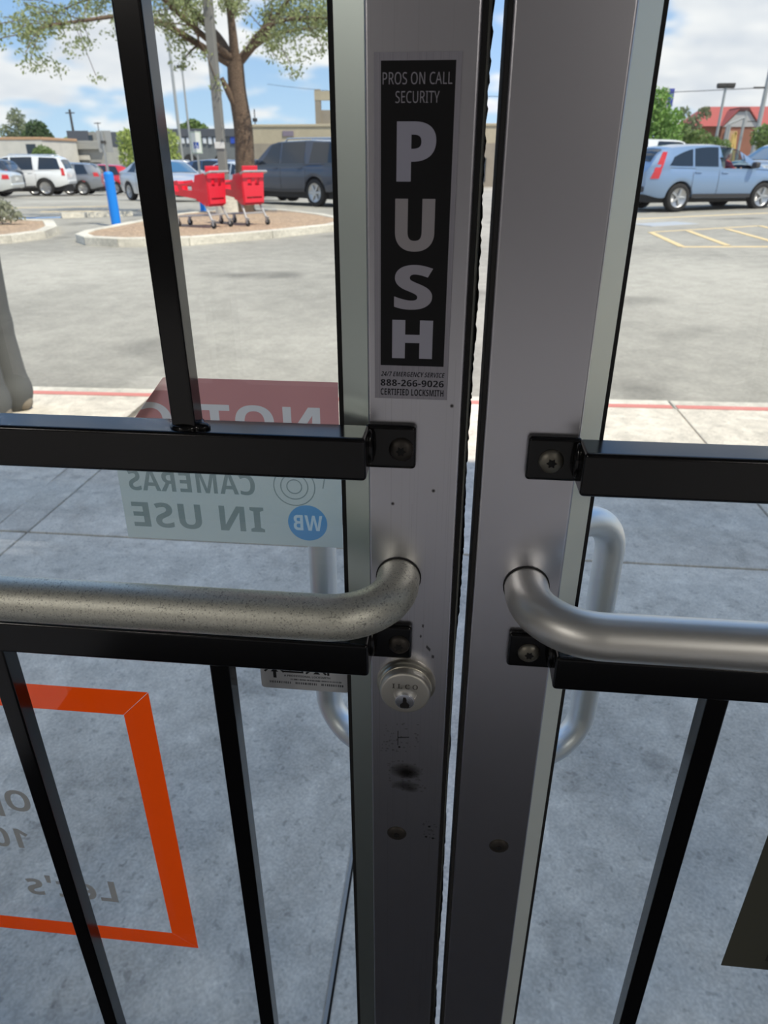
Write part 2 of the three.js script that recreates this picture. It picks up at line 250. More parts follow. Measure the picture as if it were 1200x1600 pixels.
const barY = 1.080, doors = [];
function doorLeaf(n, s, label) { // s = -1 left leaf, +1 right leaf
  const d = group('door_' + n); struct(d, label);
  const xa = s < 0 ? -0.0445 : 0.0170, xb = s < 0 ? 0.0048 : 0.0670, far = s < 0 ? -0.90 : 0.92, hin = far - s * 0.052;
  const st = rbox(xb - xa, 2.12, 0.0445, 0.0016, (xa + xb) / 2, 1.07, -0.02225);
  mesh('stile', s < 0 ? faceUV(st, -0.0445, 0.0493, 0.55, 0.9) : st, s < 0 ? stileMat : M.alu, d);
  mesh('stile', rbox(0.052, 2.12, 0.0445, 0.0016, (far + hin) / 2, 1.07, -0.02225), M.alu, d);
  const gx0 = s < 0 ? hin : xb, gx1 = s < 0 ? xa : hin, gw = gx1 - gx0, gc = (gx0 + gx1) / 2;
  mesh('top_rail', rbox(gw, 0.06, 0.0445, 0.0016, gc, 2.10, -0.02225), M.alu, d);
  mesh('bottom_rail', rbox(gw, 0.10, 0.0445, 0.0016, gc, 0.06, -0.02225), M.alu, d);
  // sloped glazing beads round the pane and their black gaskets
  const bw = s < 0 ? 0.0136 : 0.0127, z0 = -0.0012, z1 = s < 0 ? -0.0048 : -0.0150;
  const prof = (len) => extr(poly([[0, z0], [bw, z1], [bw, -0.0190], [0, -0.0190]]), len); // x across, y = z of the door
  const stand = (len, x, y, dir) => { const g = prof(len); g.applyMatrix4(new THREE.Matrix4().set(dir, 0, 0, x, 0, 0, 1, y, 0, 1, 0, 0, 0, 0, 0, 1)); if (dir > 0) flip(g); g.computeVertexNormals(); return g; };
  const lie = (len, x, y, dir) => { const g = prof(len); g.applyMatrix4(new THREE.Matrix4().set(0, 0, 1, x, dir, 0, 0, y, 0, 1, 0, 0, 0, 0, 0, 1)); if (dir < 0) flip(g); g.computeVertexNormals(); return g; };
  mesh('glass_stop', stand(1.96, s < 0 ? xa : xb, 0.11, s), s < 0 ? M.beadDull : M.bead, d, 'satin aluminium glazing bead along the meeting stile');
  mesh('glass_stop', stand(1.96, hin, 0.11, -s), M.bead, d);
  mesh('glass_stop', lie(gw, gx0, 0.11, 1), M.bead, d);
  mesh('glass_stop', lie(gw, gx0, 2.07, -1), M.bead, d);
  const e = s < 0 ? xa - bw : xb + bw;
  mesh('gasket', rbox(0.0038, 1.94, 0.0030, 0.0006, e + s * (s < 0 ? 0.0029 : 0.0009), 1.09, -0.0190), M.rubber, d, 'black rubber glazing gasket');
  mesh('glass_pane', box(gw + 0.004, 1.96, 0.006, gc, 1.09, -0.0235), M.glass, d);
  // push bar inside
  const cx = s < 0 ? -0.0273 : 0.0473, cy = s < 0 ? barY : barY - 0.0015, ex = far - s * 0.026;
  mesh('push_bar', tube(fillet([V(cx, cy, -0.001), V(cx, cy, 0.045), V(ex, cy, 0.045), V(ex, cy, -0.001)], 0.037, 14), 0.0127, 28), s < 0 ? M.barAlu : M.barSmooth, d, s < 0 ? 'worn satin aluminium push bar curving into the left stile' : 'smoother satin aluminium push bar curving into the right stile');
  mesh('bar_washer', tube([V(cx, cy, -0.0005), V(cx, cy, 0.0008)], 0.0134, 28), M.rubber, d);
  // offset pull outside
  const px = s < 0 ? -0.022 : 0.0435, gx = s < 0 ? -0.0915 : 0.1148, yt = 1.0835, yb = 0.8765;
  mesh('pull_handle', tube(fillet([V(px, yt, -0.044), V(gx, yt, -0.092), V(gx, yb, -0.092), V(px, yb, -0.044)], 0.030, 12), 0.0104, 24), M.pullAlu, d, s < 0 ? 'offset pull handle outside the left leaf' : 'offset pull handle outside the right leaf');
  // bolt below the lock
  const bx = s < 0 ? -0.0265 : 0.0480, by = s < 0 ? 0.859 : 0.855;
  const bolt = mesh('bolt_head', at(new THREE.LatheGeometry([[0, 0.0012], [0.003, 0.0011], [0.0055, 0.0006], [0.0071, -0.0006], [0.0072, -0.003]].map(([a, b]) => new THREE.Vector2(a, b)).reverse(), 28), bx, by, 0.0006, Math.PI / 2), M.screwDark, d, 'dark round bolt head low on the stile');
  mesh('socket', cyl(0.0022, 0.0022, 0.0006, 6, bx, by, 0.0018, Math.PI / 2), M.hole, bolt);
  doors.push(d); return d;
}
function flip(g) { const p = g.attributes.position, u = g.attributes.uv; for (let i = 0; i < p.count; i += 3) { for (const a of [p, u]) { const k = a.itemSize, t = []; for (let c = 0; c < k; c++) t.push(a.array[(i + 1) * k + c]); for (let c = 0; c < k; c++) { a.array[(i + 1) * k + c] = a.array[(i + 2) * k + c]; a.array[(i + 2) * k + c] = t[c]; } } } return g; }
const doorL = doorLeaf(1, -1, 'left aluminium glass door leaf with the lock on its meeting stile'), doorR = doorLeaf(2, 1, 'right aluminium glass door leaf with a plain meeting stile');
// meeting edges: black strips, a bright lip and the ragged pile seal
mesh('edge_gasket', rbox(0.0034, 2.12, 0.016, 0.0006, 0.0057, 1.07, -0.0165), M.rubber, doorL, 'black rubber meeting edge strip');
mesh('edge_lip', rbox(0.0046, 2.12, 0.004, 0.0006, 0.0069, 1.07, -0.0295), M.bead, doorL, 'bright aluminium lip of the meeting edge');
mesh('edge_gasket', rbox(0.0024, 2.12, 0.040, 0.0006, 0.0160, 1.07, -0.0212), M.rubber, doorR, 'black rubber meeting edge strip');
{
  seed = 33; const pts = [[0.0030, 0.02]]; let y = 0.02;
  while (y < 2.1) { const low = y < 1.03; const tear = y > 0.9 && y < 1.02 ? -0.0008 : y > 0.84 && y <= 0.9 ? -0.0016 : 0; pts.push([0.0102 + tear + (low ? rr(-0.0006, 0.0006) : rr(-0.0003, 0.0006)) + 0.0004 * Math.sin(y * 37), y]); y += low ? rr(0.003, 0.009) : rr(0.0012, 0.0032); }
  pts.push([0.0030, 2.1]);
  mesh('pile_seal', at(extr(poly(pts), 0.004), 0, 0, -0.0410), M.pile, doorL, 'ragged dark pile weather seal in the gap between the leaves');
}
{ // mortise lock cylinder with its trim ring, face, plug and keyway
  const L = group('lock_cylinder', [-0.0216, 1.0010, 0], 0, doorL); L.userData.label = 'round satin nickel lock cylinder on the left stile';
  const lat = (p) => at(new THREE.LatheGeometry(p.map(([a, b]) => new THREE.Vector2(a, b)), 48), 0, 0, 0, Math.PI / 2);
  mesh('trim_ring', lat([[0.0188, -0.0004], [0.0188, 0.0016], [0.0178, 0.0030], [0.0172, 0.0034], [0.0168, 0.0050], [0.0160, 0.0056], [0.0150, 0.0050]]), M.brass, L, 'brassy stepped trim ring');
  mesh('cylinder_face', merge([lat([[0.0160, 0.0030], [0.0161, 0.0090], [0.0155, 0.0106], [0.0143, 0.0113], [0.0072, 0.0113]]), lat([[0.0072, 0.0113], [0.0068, 0.0104], [0, 0.0104]])]), M.nickel, L, 'domed nickel face of the lock');
  mesh('key_plug', at(new THREE.LatheGeometry([[0.0061, 0.0095], [0.0061, 0.0118], [0.0056, 0.0123], [0, 0.0123]].map(([a, b]) => new THREE.Vector2(a, b)), 36), 0, -0.0056, 0, Math.PI / 2), M.plug, L, 'shiny key plug');
  mesh('keyway', at(extr(poly([[-0.0010, 0.0036], [0.0006, 0.0036], [0.0012, 0.0016], [0.0012, 0.0002], [0.0030, -0.0020], [0.0026, -0.0046], [-0.0026, -0.0046], [-0.0030, -0.0022], [-0.0012, -0.0006], [-0.0012, 0.0020]]), 0.0003), 0, -0.0056, 0.01225), M.hole, L, 'dark keyway');
}
const font = await new FontLoader().loadAsync('fonts/droid/droid_sans_bold.typeface.json');
const serifFont = await new FontLoader().loadAsync('fonts/droid/droid_serif_bold.typeface.json');
function textGeo(str, size, depth, f = font) { const g = new THREE.ExtrudeGeometry(f.generateShapes(str, size), { depth, bevelEnabled: false, curveSegments: 6 }); g.computeBoundingBox(); return g; }
{
  const g = textGeo('I L C O', 0.0036, 0.0002, serifFont), b = g.boundingBox; g.translate(-(b.min.x + b.max.x) / 2, 0.0042, 0.0112);
  const L = doorL.children.find((o) => o.name === 'lock_cylinder'); mesh('engraved_lettering', g, flat(0.10, 0.095, 0.085, 0.6, 0.5), L);
}
// ------------------------------------------------------------------ welded black grilles
function grille(s, drop, label) {
  const g = group('security_grille'); tag(g, label, 'security grille', 'welded grilles on the two doors');
  const e = s < 0 ? -0.0428 : 0.0655, far = s < 0 ? -0.885 : 0.905, len = Math.abs(far - e), tx = s < 0 ? -0.0322 : 0.0537, w = 0.0236;
  const frame = (n, y) => {
    const r = mesh('horizontal_rail', rbox(len, w, 0.022, 0.0022, (e + far) / 2, y, 0.0132), M.black, g);
    const tab = mesh('mounting_tab', rbox(0.0275, w + 0.001, 0.0046, 0.0022, tx, y, 0.0024), M.black, g);
    mesh('weld', at(new THREE.SphereGeometry(0.0052, 14, 10).scale(0.55, 1.9, 1), e + s * -0.0002, y + 0.001, 0.0068), M.black, tab);
    const sx = s < 0 ? -0.0262 : 0.0525, sc = mesh('screw', at(new THREE.LatheGeometry([[0, 0.0032], [0.0032, 0.0030], [0.0055, 0.0020], [0.0066, 0.0004], [0.0066, -0.001]].map(([a, b]) => new THREE.Vector2(a, b)).reverse(), 26), sx, y - 0.0008, 0.0048, Math.PI / 2), s < 0 ? M.screwDark : M.screw, g, s < 0 ? 'dark painted button screw' : 'bare metal button screw');
    mesh('screw_socket', at(extr(poly([...Array(12)].map((_, i) => { const a = i * Math.PI / 6, q = i % 2 ? 0.0017 : 0.0028; return [Math.cos(a) * q, Math.sin(a) * q]; })), 0.0005), sx, y - 0.0008, 0.0077), M.hole, sc);
    mesh('mounting_tab', rbox(0.0275, w + 0.001, 0.0046, 0.0022, far + s * 0.012, y, 0.0024), M.black, g);
    return r;
  };
  const yu = 1.1633 - drop, yl = 1.0350, yt = 1.93, y0 = 0.20;
  for (const [n, y] of [['upper', yu], ['lower', yl], ['top', yt], ['bottom', y0]]) frame(n, y);
  const upper = s < 0 ? [-0.1385, -0.2855, -0.4325, -0.5795, -0.7265] : [0.1765, 0.3235, 0.4705, 0.6175, 0.7645], lower = s < 0 ? [-0.1368, -0.2850, -0.4325, -0.5795, -0.7265] : [0.1614, 0.3085, 0.4555, 0.6025, 0.7495];
  const bar = (x, ya, yb) => {
    const b = mesh('vertical_bar', rbox(0.0126, yb - ya, 0.0126, 0.0012, x, (ya + yb) / 2, 0.0130), M.black, g);
    for (const [y, q] of [[ya, 1], [yb, -1]]) mesh('weld', [at(new THREE.TorusGeometry(0.0072, 0.0022, 8, 20), x, y + q * 0.0008, 0.0130, Math.PI / 2), at(new THREE.SphereGeometry(0.0038, 10, 8).scale(1.4, 0.8, 1), x + 0.0082, y + q * 0.001, 0.0165)], M.black, b);
  };
  for (const x of upper) bar(x, yu + w / 2 - 0.0005, yt - w / 2 + 0.0005);
  for (const x of lower) bar(x, y0 + w / 2 - 0.0005, yl - w / 2 + 0.0005);
  return g;
}
grille(-1, 0, 'glossy black welded bar grille screwed across the left door glass');
grille(1, 0.0034, 'glossy black welded bar grille screwed across the right door glass');

// ------------------------------------------------------------------ stickers and signs on the doors
{
  const w = 0.0374, h = 0.1515, S = 20800, tex = canvas(Math.round(w * S / 1.6), Math.round(h * S / 1.6), (x, W, H) => {
    const g = x.createLinearGradient(0, 0, 0, H); g.addColorStop(0, '#8b8484'); g.addColorStop(1, '#a3a5b4'); x.fillStyle = g; x.fillStyle = '#9d9ca6'; x.fillRect(0, 0, W, H); seed = 5;
    for (let i = 0; i < 130; i++) { x.fillStyle = `rgba(${rnd() > 0.5 ? '40,40,48' : '190,190,205'},${rr(0.03, 0.12)})`; x.fillRect(rr(0, W), 0, rr(1, 3), H); }
    const X = (u) => u * W, Y = (v) => v * H;
    x.fillStyle = '#07080d'; x.fillRect(X(0.080), Y(0.020), X(0.855), Y(0.865));
    x.textAlign = 'center'; x.textBaseline = 'alphabetic';
    const fit = (s, cx, base, wide, tall, font, fill, italic, heavy) => { x.save(); x.textAlign = 'left'; x.font = font + ' 200px sans-serif'; const m = x.measureText(s); const mw = m.actualBoundingBoxLeft + m.actualBoundingBoxRight, mh = m.actualBoundingBoxAscent + m.actualBoundingBoxDescent; x.translate(X(cx), Y(base)); if (italic) x.transform(1, 0, -0.18, 1, 0, 0); const e = heavy || 0; x.scale(X(wide) / (mw + e), Y(tall) / (mh + e)); x.fillStyle = fill; x.textAlign = 'left'; x.fillText(s, -mw / 2 + m.actualBoundingBoxLeft, -m.actualBoundingBoxDescent - e / 2); if (e) { x.strokeStyle = fill; x.lineWidth = e; x.lineJoin = 'miter'; x.strokeText(s, -mw / 2 + m.actualBoundingBoxLeft, -m.actualBoundingBoxDescent - e / 2); } x.restore(); };
    fit('PROS ON CALL', 0.50, 0.0775, 0.80, 0.030, '', '#9a98a2'); fit('SECURITY', 0.505, 0.1235, 0.51, 0.030, '', '#9a98a2');
    const big = (s, base, tall, wide, col) => { fit(s, 0.505, base, wide, tall, 'bold', col, false, 7); };
    const cols = x.createLinearGradient(0, -160, 0, 40);
    big('P', 0.3265, 0.1580, 0.47, '#a6a7b8'); big('U', 0.5240, 0.1510, 0.50, '#a29fa4'); big('S', 0.7010, 0.1380, 0.50, '#a5a4b0'); big('H', 0.8600, 0.1260, 0.54, '#a9aab9');
    fit('24/7 EMERGENCY SERVICE', 0.515, 0.9225, 0.86, 0.0165, 'bold', '#11131c', true); fit('888-266-9026', 0.515, 0.9560, 0.87, 0.0230, 'bold', '#0d0f18'); fit('CERTIFIED LOCKSMITH', 0.515, 0.9880, 0.87, 0.0230, 'bold', '#0d0f18');
  });
  const s = rbox(w, h, 0.0006, 0.0002); const p = s.attributes.position, uv = s.attributes.uv; for (let i = 0; i < p.count; i++) uv.setXY(i, p.getX(i) / w + 0.5, p.getY(i) / h + 0.5);
  const o = mesh('push_sticker', s, std({ map: tex, roughness: 0.42, metalness: 0.35 })); o.position.set(-0.0217, 1.2650, 0.0004); o.rotation.z = -0.003;
  tag(o, 'tall black and silver sticker reading PUSH on the left door stile', 'sticker');
}
{ // camera notice on the outside of the left pane, its top outer corner folded over
  const x0 = -0.2055, x1 = -0.0648, y0 = 1.0815, y1 = 1.1885, w = x1 - x0, h = y1 - y0;
  const tex = canvas(1400, 1064, (x, W, H) => {
    x.fillStyle = '#b8bdb2'; x.fillRect(0, 0, W, H); x.fillStyle = '#c2857c'; x.fillRect(0, 0, W, H * 0.40);
    const put = (s, u, v, tall, wide, col) => { x.save(); x.font = 'bold 200px sans-serif'; const m = x.measureText(s), mw = m.width, mh = m.actualBoundingBoxAscent; x.translate(u * W, v * H); x.scale(wide * W / mw, tall * H / mh); x.fillStyle = col; x.fillText(s, 0, 0); x.restore(); };
    put('NOTICE', 0.055, 0.335, 0.195, 0.95, '#d2c8bd');
    put('CAMERAS', 0.372, 0.680, 0.13, 0.585, '#7f8a82'); put('IN USE', 0.345, 0.920, 0.165, 0.625, '#7f8a82');
    x.strokeStyle = '#7f8a82'; x.lineWidth = 7; for (const r of [0.10, 0.066, 0.036]) { x.beginPath(); x.ellipse(0.205 * W, 0.615 * H, r * W * 0.9, r * W * 0.9, 0, 0, 7); x.stroke(); } x.beginPath(); x.moveTo(0.08 * W, 0.62 * H); x.lineTo(0.06 * W, 0.48 * H); x.lineTo(0.2 * W, 0.44 * H); x.stroke();
    x.fillStyle = '#568db0'; x.beginPath(); x.arc(0.155 * W, 0.845 * H, 0.088 * W, 0, 7); x.fill(); put('WB', 0.088, 0.895, 0.10, 0.135, '#bcc8c6');
  });
  const P = [[x0, y0], [x1, y0], [x1, y1], [-0.1665, y1], [-0.1905, 1.160], [-0.2046, 1.142]]; const g = new THREE.ShapeGeometry(poly(P)); const p = g.attributes.position, uv = g.attributes.uv;
  for (let i = 0; i < p.count; i++) uv.setXY(i, (x1 - p.getX(i)) / w, (p.getY(i) - y0) / h); // read from the street
  const o = group('window_sign'); tag(o, 'camera notice on the left glass, red band over grey, seen from behind', 'sign');
  mesh('printed_sheet', g, phys({ map: tex, roughness: 1, transmission: 0.85, thickness: 0, side: THREE.DoubleSide }), o).position.z = -0.0280;
  const f = new THREE.BufferGeometry(); f.setAttribute('position', new THREE.Float32BufferAttribute([-0.1665, y1, -0.0280, -0.2046, 1.142, -0.0280, -0.1760, 1.1685, -0.0300, -0.1665, y1, -0.0280, -0.1760, 1.1685, -0.0300, -0.1690, 1.1810, -0.0300], 3)); f.computeVertexNormals();
  mesh('folded_corner', f, phys({ color: C(0.75, 0.72, 0.66), roughness: 1, transmission: 0.5, thickness: 0, side: THREE.DoubleSide }), o, 'pale folded-over corner');
}
{ // orange frame decal with lettering, meant to be read from the street
  const o = group('window_decal', [0, 0, -0.0269]); tag(o, 'bright orange square outline decal with grey lettering on the lower left glass', 'decal');
  const xr = -0.2122, xl = -0.5188, yt = 0.9520, yb = 0.6455, R = 0.0228, Tt = 0.0238, B = 0.0192, or = phys({ color: C(1.0, 0.075, 0.002), roughness: 1, transmission: 1, specularIntensity: 0, thickness: 0, side: THREE.DoubleSide });
  const strip = (pts) => new THREE.ShapeGeometry(poly(pts));
  mesh('orange_strip', strip([[xl, yt], [xr - 0.0003, yt], [xr - R - 0.0003, yt - Tt], [xl + R, yt - Tt]]), or, o);
  mesh('orange_strip', strip([[xr, yt - 0.0002], [xr, yb], [xr - R, yb + B], [xr - R, yt - Tt]]), or, o);
  mesh('orange_strip', strip([[xl, yb], [xr - 0.0001, yb], [xr - R - 0.0001, yb + B], [xl + R, yb + B]]), or, o);
  mesh('orange_strip', strip([[xl, yb + 0.0002], [xl + R - 0.0002, yb + B], [xl + R - 0.0002, yt - Tt], [xl, yt - 0.0002]]), or, o);
  const ink = phys({ color: C(0.42, 0.38, 0.34), roughness: 0.9, transmission: 0.4, thickness: 0, side: THREE.DoubleSide });
  for (const [s, x, y, size] of [['Op', -0.3325, 0.8115, 0.0245], ['10', -0.3450, 0.7645, 0.0245], ["Let's", -0.2755, 0.7018, 0.0285]]) {
    const g = new THREE.ShapeGeometry(font.generateShapes(s, size), 8); g.rotateY(Math.PI); g.translate(x, y, 0); mesh('lettering', g, ink, o);
  }
}
{ // small locksmith label stuck inside, half hidden by the rail
  const w = 0.0616, h = 0.038, tex = canvas(1232, 760, (x, W, H) => {
    x.fillStyle = '#b4b8bd'; x.fillRect(0, 0, W, H); x.fillStyle = '#14161a';
    x.strokeStyle = '#14161a'; x.lineWidth = 30; x.lineJoin = 'miter';
    const y0 = 330, y1 = 470, L = (...p) => { x.beginPath(); p.forEach(([a, b], i) => (i ? x.lineTo(a, b) : x.moveTo(a, b))); x.stroke(); };
    L([60, y1], [200, y0 - 5], [330, y1]); L([600, y0], [375, y0], [375, 392], [590, 392], [590, 455], [320, 455]); L([640, y1], [790, y0 - 5], [920, y1]); L([950, y1 + 10], [950, y0 + 5], [1170, y0 + 5], [1170, 410], [990, 410]);
    x.beginPath(); x.moveTo(200, 400); x.lineTo(255, 470); x.lineTo(145, 470); x.fill(); x.fillRect(178, 465, 44, 110); x.beginPath(); x.moveTo(790, 410); x.lineTo(840, 470); x.lineTo(740, 470); x.fill();
    x.font = 'bold 46px sans-serif'; x.fillText('A PROFESSIONAL LOCKSMITH', 330, 540); x.fillStyle = '#3c4046';
    seed = 12; for (let i = 0; i < 34; i++) x.fillRect(420 + i * 21, 572, rr(8, 18), 26); for (let i = 0; i < 40; i++) if (i % 14 !== 12 && i % 14 !== 13) x.fillRect(120 + i * 26, 628, rr(10, 20), 38);
  });
  const r = 0.003, s = new THREE.Shape(); s.moveTo(r, 0); s.lineTo(w - r, 0); s.quadraticCurveTo(w, 0, w, r); s.lineTo(w, h - r); s.quadraticCurveTo(w, h, w - r, h); s.lineTo(r, h); s.quadraticCurveTo(0, h, 0, h - r); s.lineTo(0, r); s.quadraticCurveTo(0, 0, r, 0);
  const g = extr(s, 0.0004); const p = g.attributes.position, uv = g.attributes.uv; for (let i = 0; i < p.count; i++) uv.setXY(i, p.getX(i) / w, p.getY(i) / h);
  const o = mesh('locksmith_sticker', g, std({ map: tex, roughness: 0.5, metalness: 0.3 })); o.position.set(-0.1238, 0.9708, -0.0204);
  tag(o, 'small silver locksmith sticker on the glass under the left lower rail', 'sticker');
}
{ // dark sheet on the right pane, seen from behind
  const o = group('window_poster', [0.2400, 0.7100, -0.0206]); tag(o, 'dark olive poster corner on the lower right door glass', 'poster');
  mesh('poster_sheet', rbox(0.30, 0.40, 0.0006, 0.0002, 0.15, 0.20, 0.0003), flat(0.055, 0.058, 0.045, 0.8), o);
  mesh('printed_block', rbox(0.20, 0.34, 0.0003, 0.0001, 0.132, 0.182, 0.0008), flat(0.028, 0.030, 0.028, 0.8), o);
}

// ------------------------------------------------------------------ sidewalk, kerb and lot
{
  const sw = struct(group('sidewalk'), 'grey concrete sidewalk in front of the doors');
  mesh('slab_bed', boxUV(box(17, 0.10, 3.6, 0, -0.075, -2.0)), M.joint, sw);
  const xs = [-7.52, -6.05, -4.58, -3.107, -1.785, -1.636, -0.165, 1.305, 2.775, 4.25, 5.72, 7.2], gp = 0.0045;
  for (let i = 0; i < xs.length - 1; i++) for (const row of [0, 1]) {
    const a = xs[i] + gp, b = xs[i + 1] - gp, za = row ? -1.904 : -0.10, zb = row ? null : -1.894;
    const pts = row ? [[a, za], [b, za], [b, kerbZ(b) + 0.17], [a, kerbZ(a) + 0.17]] : [[a, za], [b, za], [b, zb], [a, zb]];
    if (i === 4) for (const q of pts) q[0] += (q[1] + 1.9) * 0.045 * (q[0] < -1.7 ? 1 : 0);
    const g = slabOf(pts.map((q) => [...q]), -0.05, 0, 0.004); g.attributes.uv.array.forEach((v, k, arr) => { arr[k] = v + (k % 2 ? i * 0.37 : row * 0.61); });
    mesh('concrete_slab', g, M.concrete, sw);
  }
  mesh('joint_sealant', [box(0.006, 0.006, 1.79, -0.167, 0.0005, -1.0)], M.caulk, sw, 'pale sealant bead in the slab joint');
  // kerb stones with a worn red stripe on their nose
  for (let i = -6; i < 6; i++) {
    const a = i * 1.5 - 0.2 + 0.004, b = a + 1.492; const k = mesh('kerb', slabOf([[a, kerbZ(a) + 0.168], [b, kerbZ(b) + 0.168], [b, kerbZ(b)], [a, kerbZ(a)]], -0.2, -0.002, 0.012), M.curb, sw);
    mesh('red_stripe', slabOf([[a + 0.01, kerbZ(a) + 0.165], [b - 0.01, kerbZ(b) + 0.165], [b - 0.01, kerbZ(b) + 0.105], [a + 0.01, kerbZ(a) + 0.105]], -0.003, 0.0004), M.redPaint, k, 'faded red painted kerb stripe');
  }
  const lot = struct(group('parking_lot'), 'weathered asphalt road and parking lot');
  const nx = 60, xs2 = [...Array(nx + 1)].map((_, i) => -90 + i * 160 / nx), zs = [-3.75, -5, -7, -9, -12, -15, -18, -22, -26, -30, -36, -42, -50, -60, -64.4, -80, -100, -130, -170], P = [], U = [], I = [];
  for (const z of zs) for (const x of xs2) { P.push(x, lotY(x, Math.min(z, -3.86)), z); U.push(x, z); }
  for (let j = 0; j < zs.length - 1; j++) for (let i = 0; i < nx; i++) { const a = j * (nx + 1) + i; I.push(a, a + 1, a + nx + 1, a + 1, a + nx + 2, a + nx + 1); }
  const g = new THREE.BufferGeometry(); g.setAttribute('position', new THREE.Float32BufferAttribute(P, 3)); g.setAttribute('uv', new THREE.Float32BufferAttribute(U, 2)); g.setIndex(I); g.computeVertexNormals();
  mesh('asphalt', g, M.asphalt, lot);
  const stripe = (name, m, [ax, az], [bx, bz], w, label) => {
    const n = 8, d = V(bx - ax, 0, bz - az), q = V(-d.z, 0, d.x).normalize().multiplyScalar(w / 2), p = [], idx = [];
    for (let i = 0; i <= n; i++) { const x = ax + d.x * i / n, z = az + d.z * i / n; for (const s of [1, -1]) for (const h of [0.006, -0.02]) p.push(x + q.x * s, lotY(x + q.x * s, z + q.z * s) + h, z + q.z * s); }
    for (let i = 0; i < n; i++) { const a = i * 4, b = a + 4; idx.push(a, a + 2, b, a + 2, b + 2, b, a, b, a + 1, a + 1, b, b + 1, a + 2, a + 3, b + 2, a + 3, b + 3, b + 2); }
    const sg = new THREE.BufferGeometry(); sg.setAttribute('position', new THREE.Float32BufferAttribute(p, 3)); sg.setIndex(idx); sg.computeVertexNormals(); mesh(name, sg, m, lot, label);
  };
  const Y = (a, b, w = 0.11) => stripe('yellow_stripe', M.yellowPaint, a, b, w);
  Y([3.725, -14.92], [3.634, -12.30]); Y([3.725, -14.92], [6.19, -16.05], 0.05); Y([3.63, -12.30], [7.4, -12.05], 0.09); Y([4.493, -15.09], [4.39, -12.42]); Y([5.33, -15.41], [5.29, -12.6]); Y([6.19, -16.05], [6.15, -12.3]); Y([7.0, -16.2], [6.95, -12.2]);
  Y([3.3, -18.0], [7.7, -19.67], 0.09); Y([-12.2, -20.6], [-8.9, -21.6], 0.09); Y([-14.5, -22.2], [-11.5, -23.4], 0.09);
  stripe('blue_marking', M.paleBlue, [3.9, -16.55], [5.0, -17.05], 0.75, 'faded pale blue parking symbol patch');
  stripe('blue_marking', M.bluePaint, [-11.9, -17.9], [-10.3, -18.7], 0.22, 'blue painted strip by the left island');
  stripe('blue_marking', M.paleBlue, [-10.7, -24.2], [-9.6, -24.6], 0.4);
}
function island(name, pts, label) {
  const o = struct(group(name), label); const n = pts.length, c = pts.reduce((a, p) => [a[0] + p[0] / n, a[1] + p[1] / n], [0, 0]);
  const inset = (p, d) => { const l = Math.hypot(c[0] - p[0], c[1] - p[1]); return [p[0] + (c[0] - p[0]) / l * d, p[1] + (c[1] - p[1]) / l * d]; };
  mesh('gravel_bed', slabOf(pts.map((p) => inset(p, 0.22)), -0.2, 0.075), M.gravel, o);
  for (let i = 0; i < n; i++) { const a = pts[i], b = pts[(i + 1) % n], k = Math.max(1, Math.round(Math.hypot(a[0] - b[0], a[1] - b[1]) / 1.6)); for (let j = 0; j < k; j++) { const p = [lerp(a[0], b[0], j / k + 0.004), lerp(a[1], b[1], j / k + 0.004)], q = [lerp(a[0], b[0], (j + 1) / k - 0.004), lerp(a[1], b[1], (j + 1) / k - 0.004)]; mesh('kerb_stone', slabOf([p, q, inset(q, 0.24), inset(p, 0.24)], -0.25, 0.09, 0.012), M.curb, o); } }
  return o;
}
island('planting_island', [[-7.25, -13.5], [-7.05, -12.75], [-6.6, -12.2], [-5.9, -12.0], [-4.75, -12.35], [-3.6, -13.75], [-2.65, -15.4], [-2.5, -16.8], [-3.5, -18.6], [-4.9, -20.2], [-6.5, -20.4], [-7.15, -18.6], [-7.3, -16]].reverse(), 'kerbed gravel island under the tree');
island('planting_island', [[-16.5, -11.2], [-8.7, -11.9], [-8.1, -12.4], [-7.95, -13.3], [-8.3, -14.4], [-9.2, -15.9], [-10.8, -16.4], [-17.5, -17.4]].reverse(), 'kerbed gravel island at the left with a shrub');

// ------------------------------------------------------------------ vehicles
const paint = (r, g, b, metal = 0.35) => phys({ color: C(r, g, b), roughness: 0.34, metalness: metal, clearcoat: 1, clearcoatRoughness: 0.06 });
const carM = {
  window: phys({ color: C(0.02, 0.028, 0.04), roughness: 0.06, metalness: 0, ior: 1.6 }), windowBlue: phys({ color: C(0.05, 0.13, 0.24), roughness: 0.08, ior: 1.7 }), clear: phys({ color: C(0.72, 0.8, 0.78), roughness: 0, transmission: 1, thickness: 0 }),
  tyre: flat(0.018, 0.018, 0.019, 0.85), rim: flat(0.55, 0.55, 0.55, 0.35, 0.85), dark: flat(0.02, 0.02, 0.022, 0.7), trim: flat(0.05, 0.05, 0.055, 0.6),
  red: phys({ color: C(0.55, 0.02, 0.025), roughness: 0.2, clearcoat: 1 }), lamp: phys({ color: C(0.8, 0.82, 0.84), roughness: 0.12, clearcoat: 1 }), chrome: flat(0.75, 0.75, 0.76, 0.15, 1), plate: flat(0.7, 0.7, 0.68, 0.6),
  seat: flat(0.24, 0.23, 0.21, 0.9),
};
const at1 = (pts, x) => { if (x <= pts[0][0]) return pts[0][1]; for (let i = 1; i < pts.length; i++) if (x <= pts[i][0]) return lerp(pts[i - 1][1], pts[i][1], (x - pts[i - 1][0]) / (pts[i][0] - pts[i - 1][0])); return pts[pts.length - 1][1]; };
const soft = (pts, x, w = 0.09) => (at1(pts, x - w) + 2 * at1(pts, x - w / 2) + 2 * at1(pts, x) + 2 * at1(pts, x + w / 2) + at1(pts, x + w)) / 8;
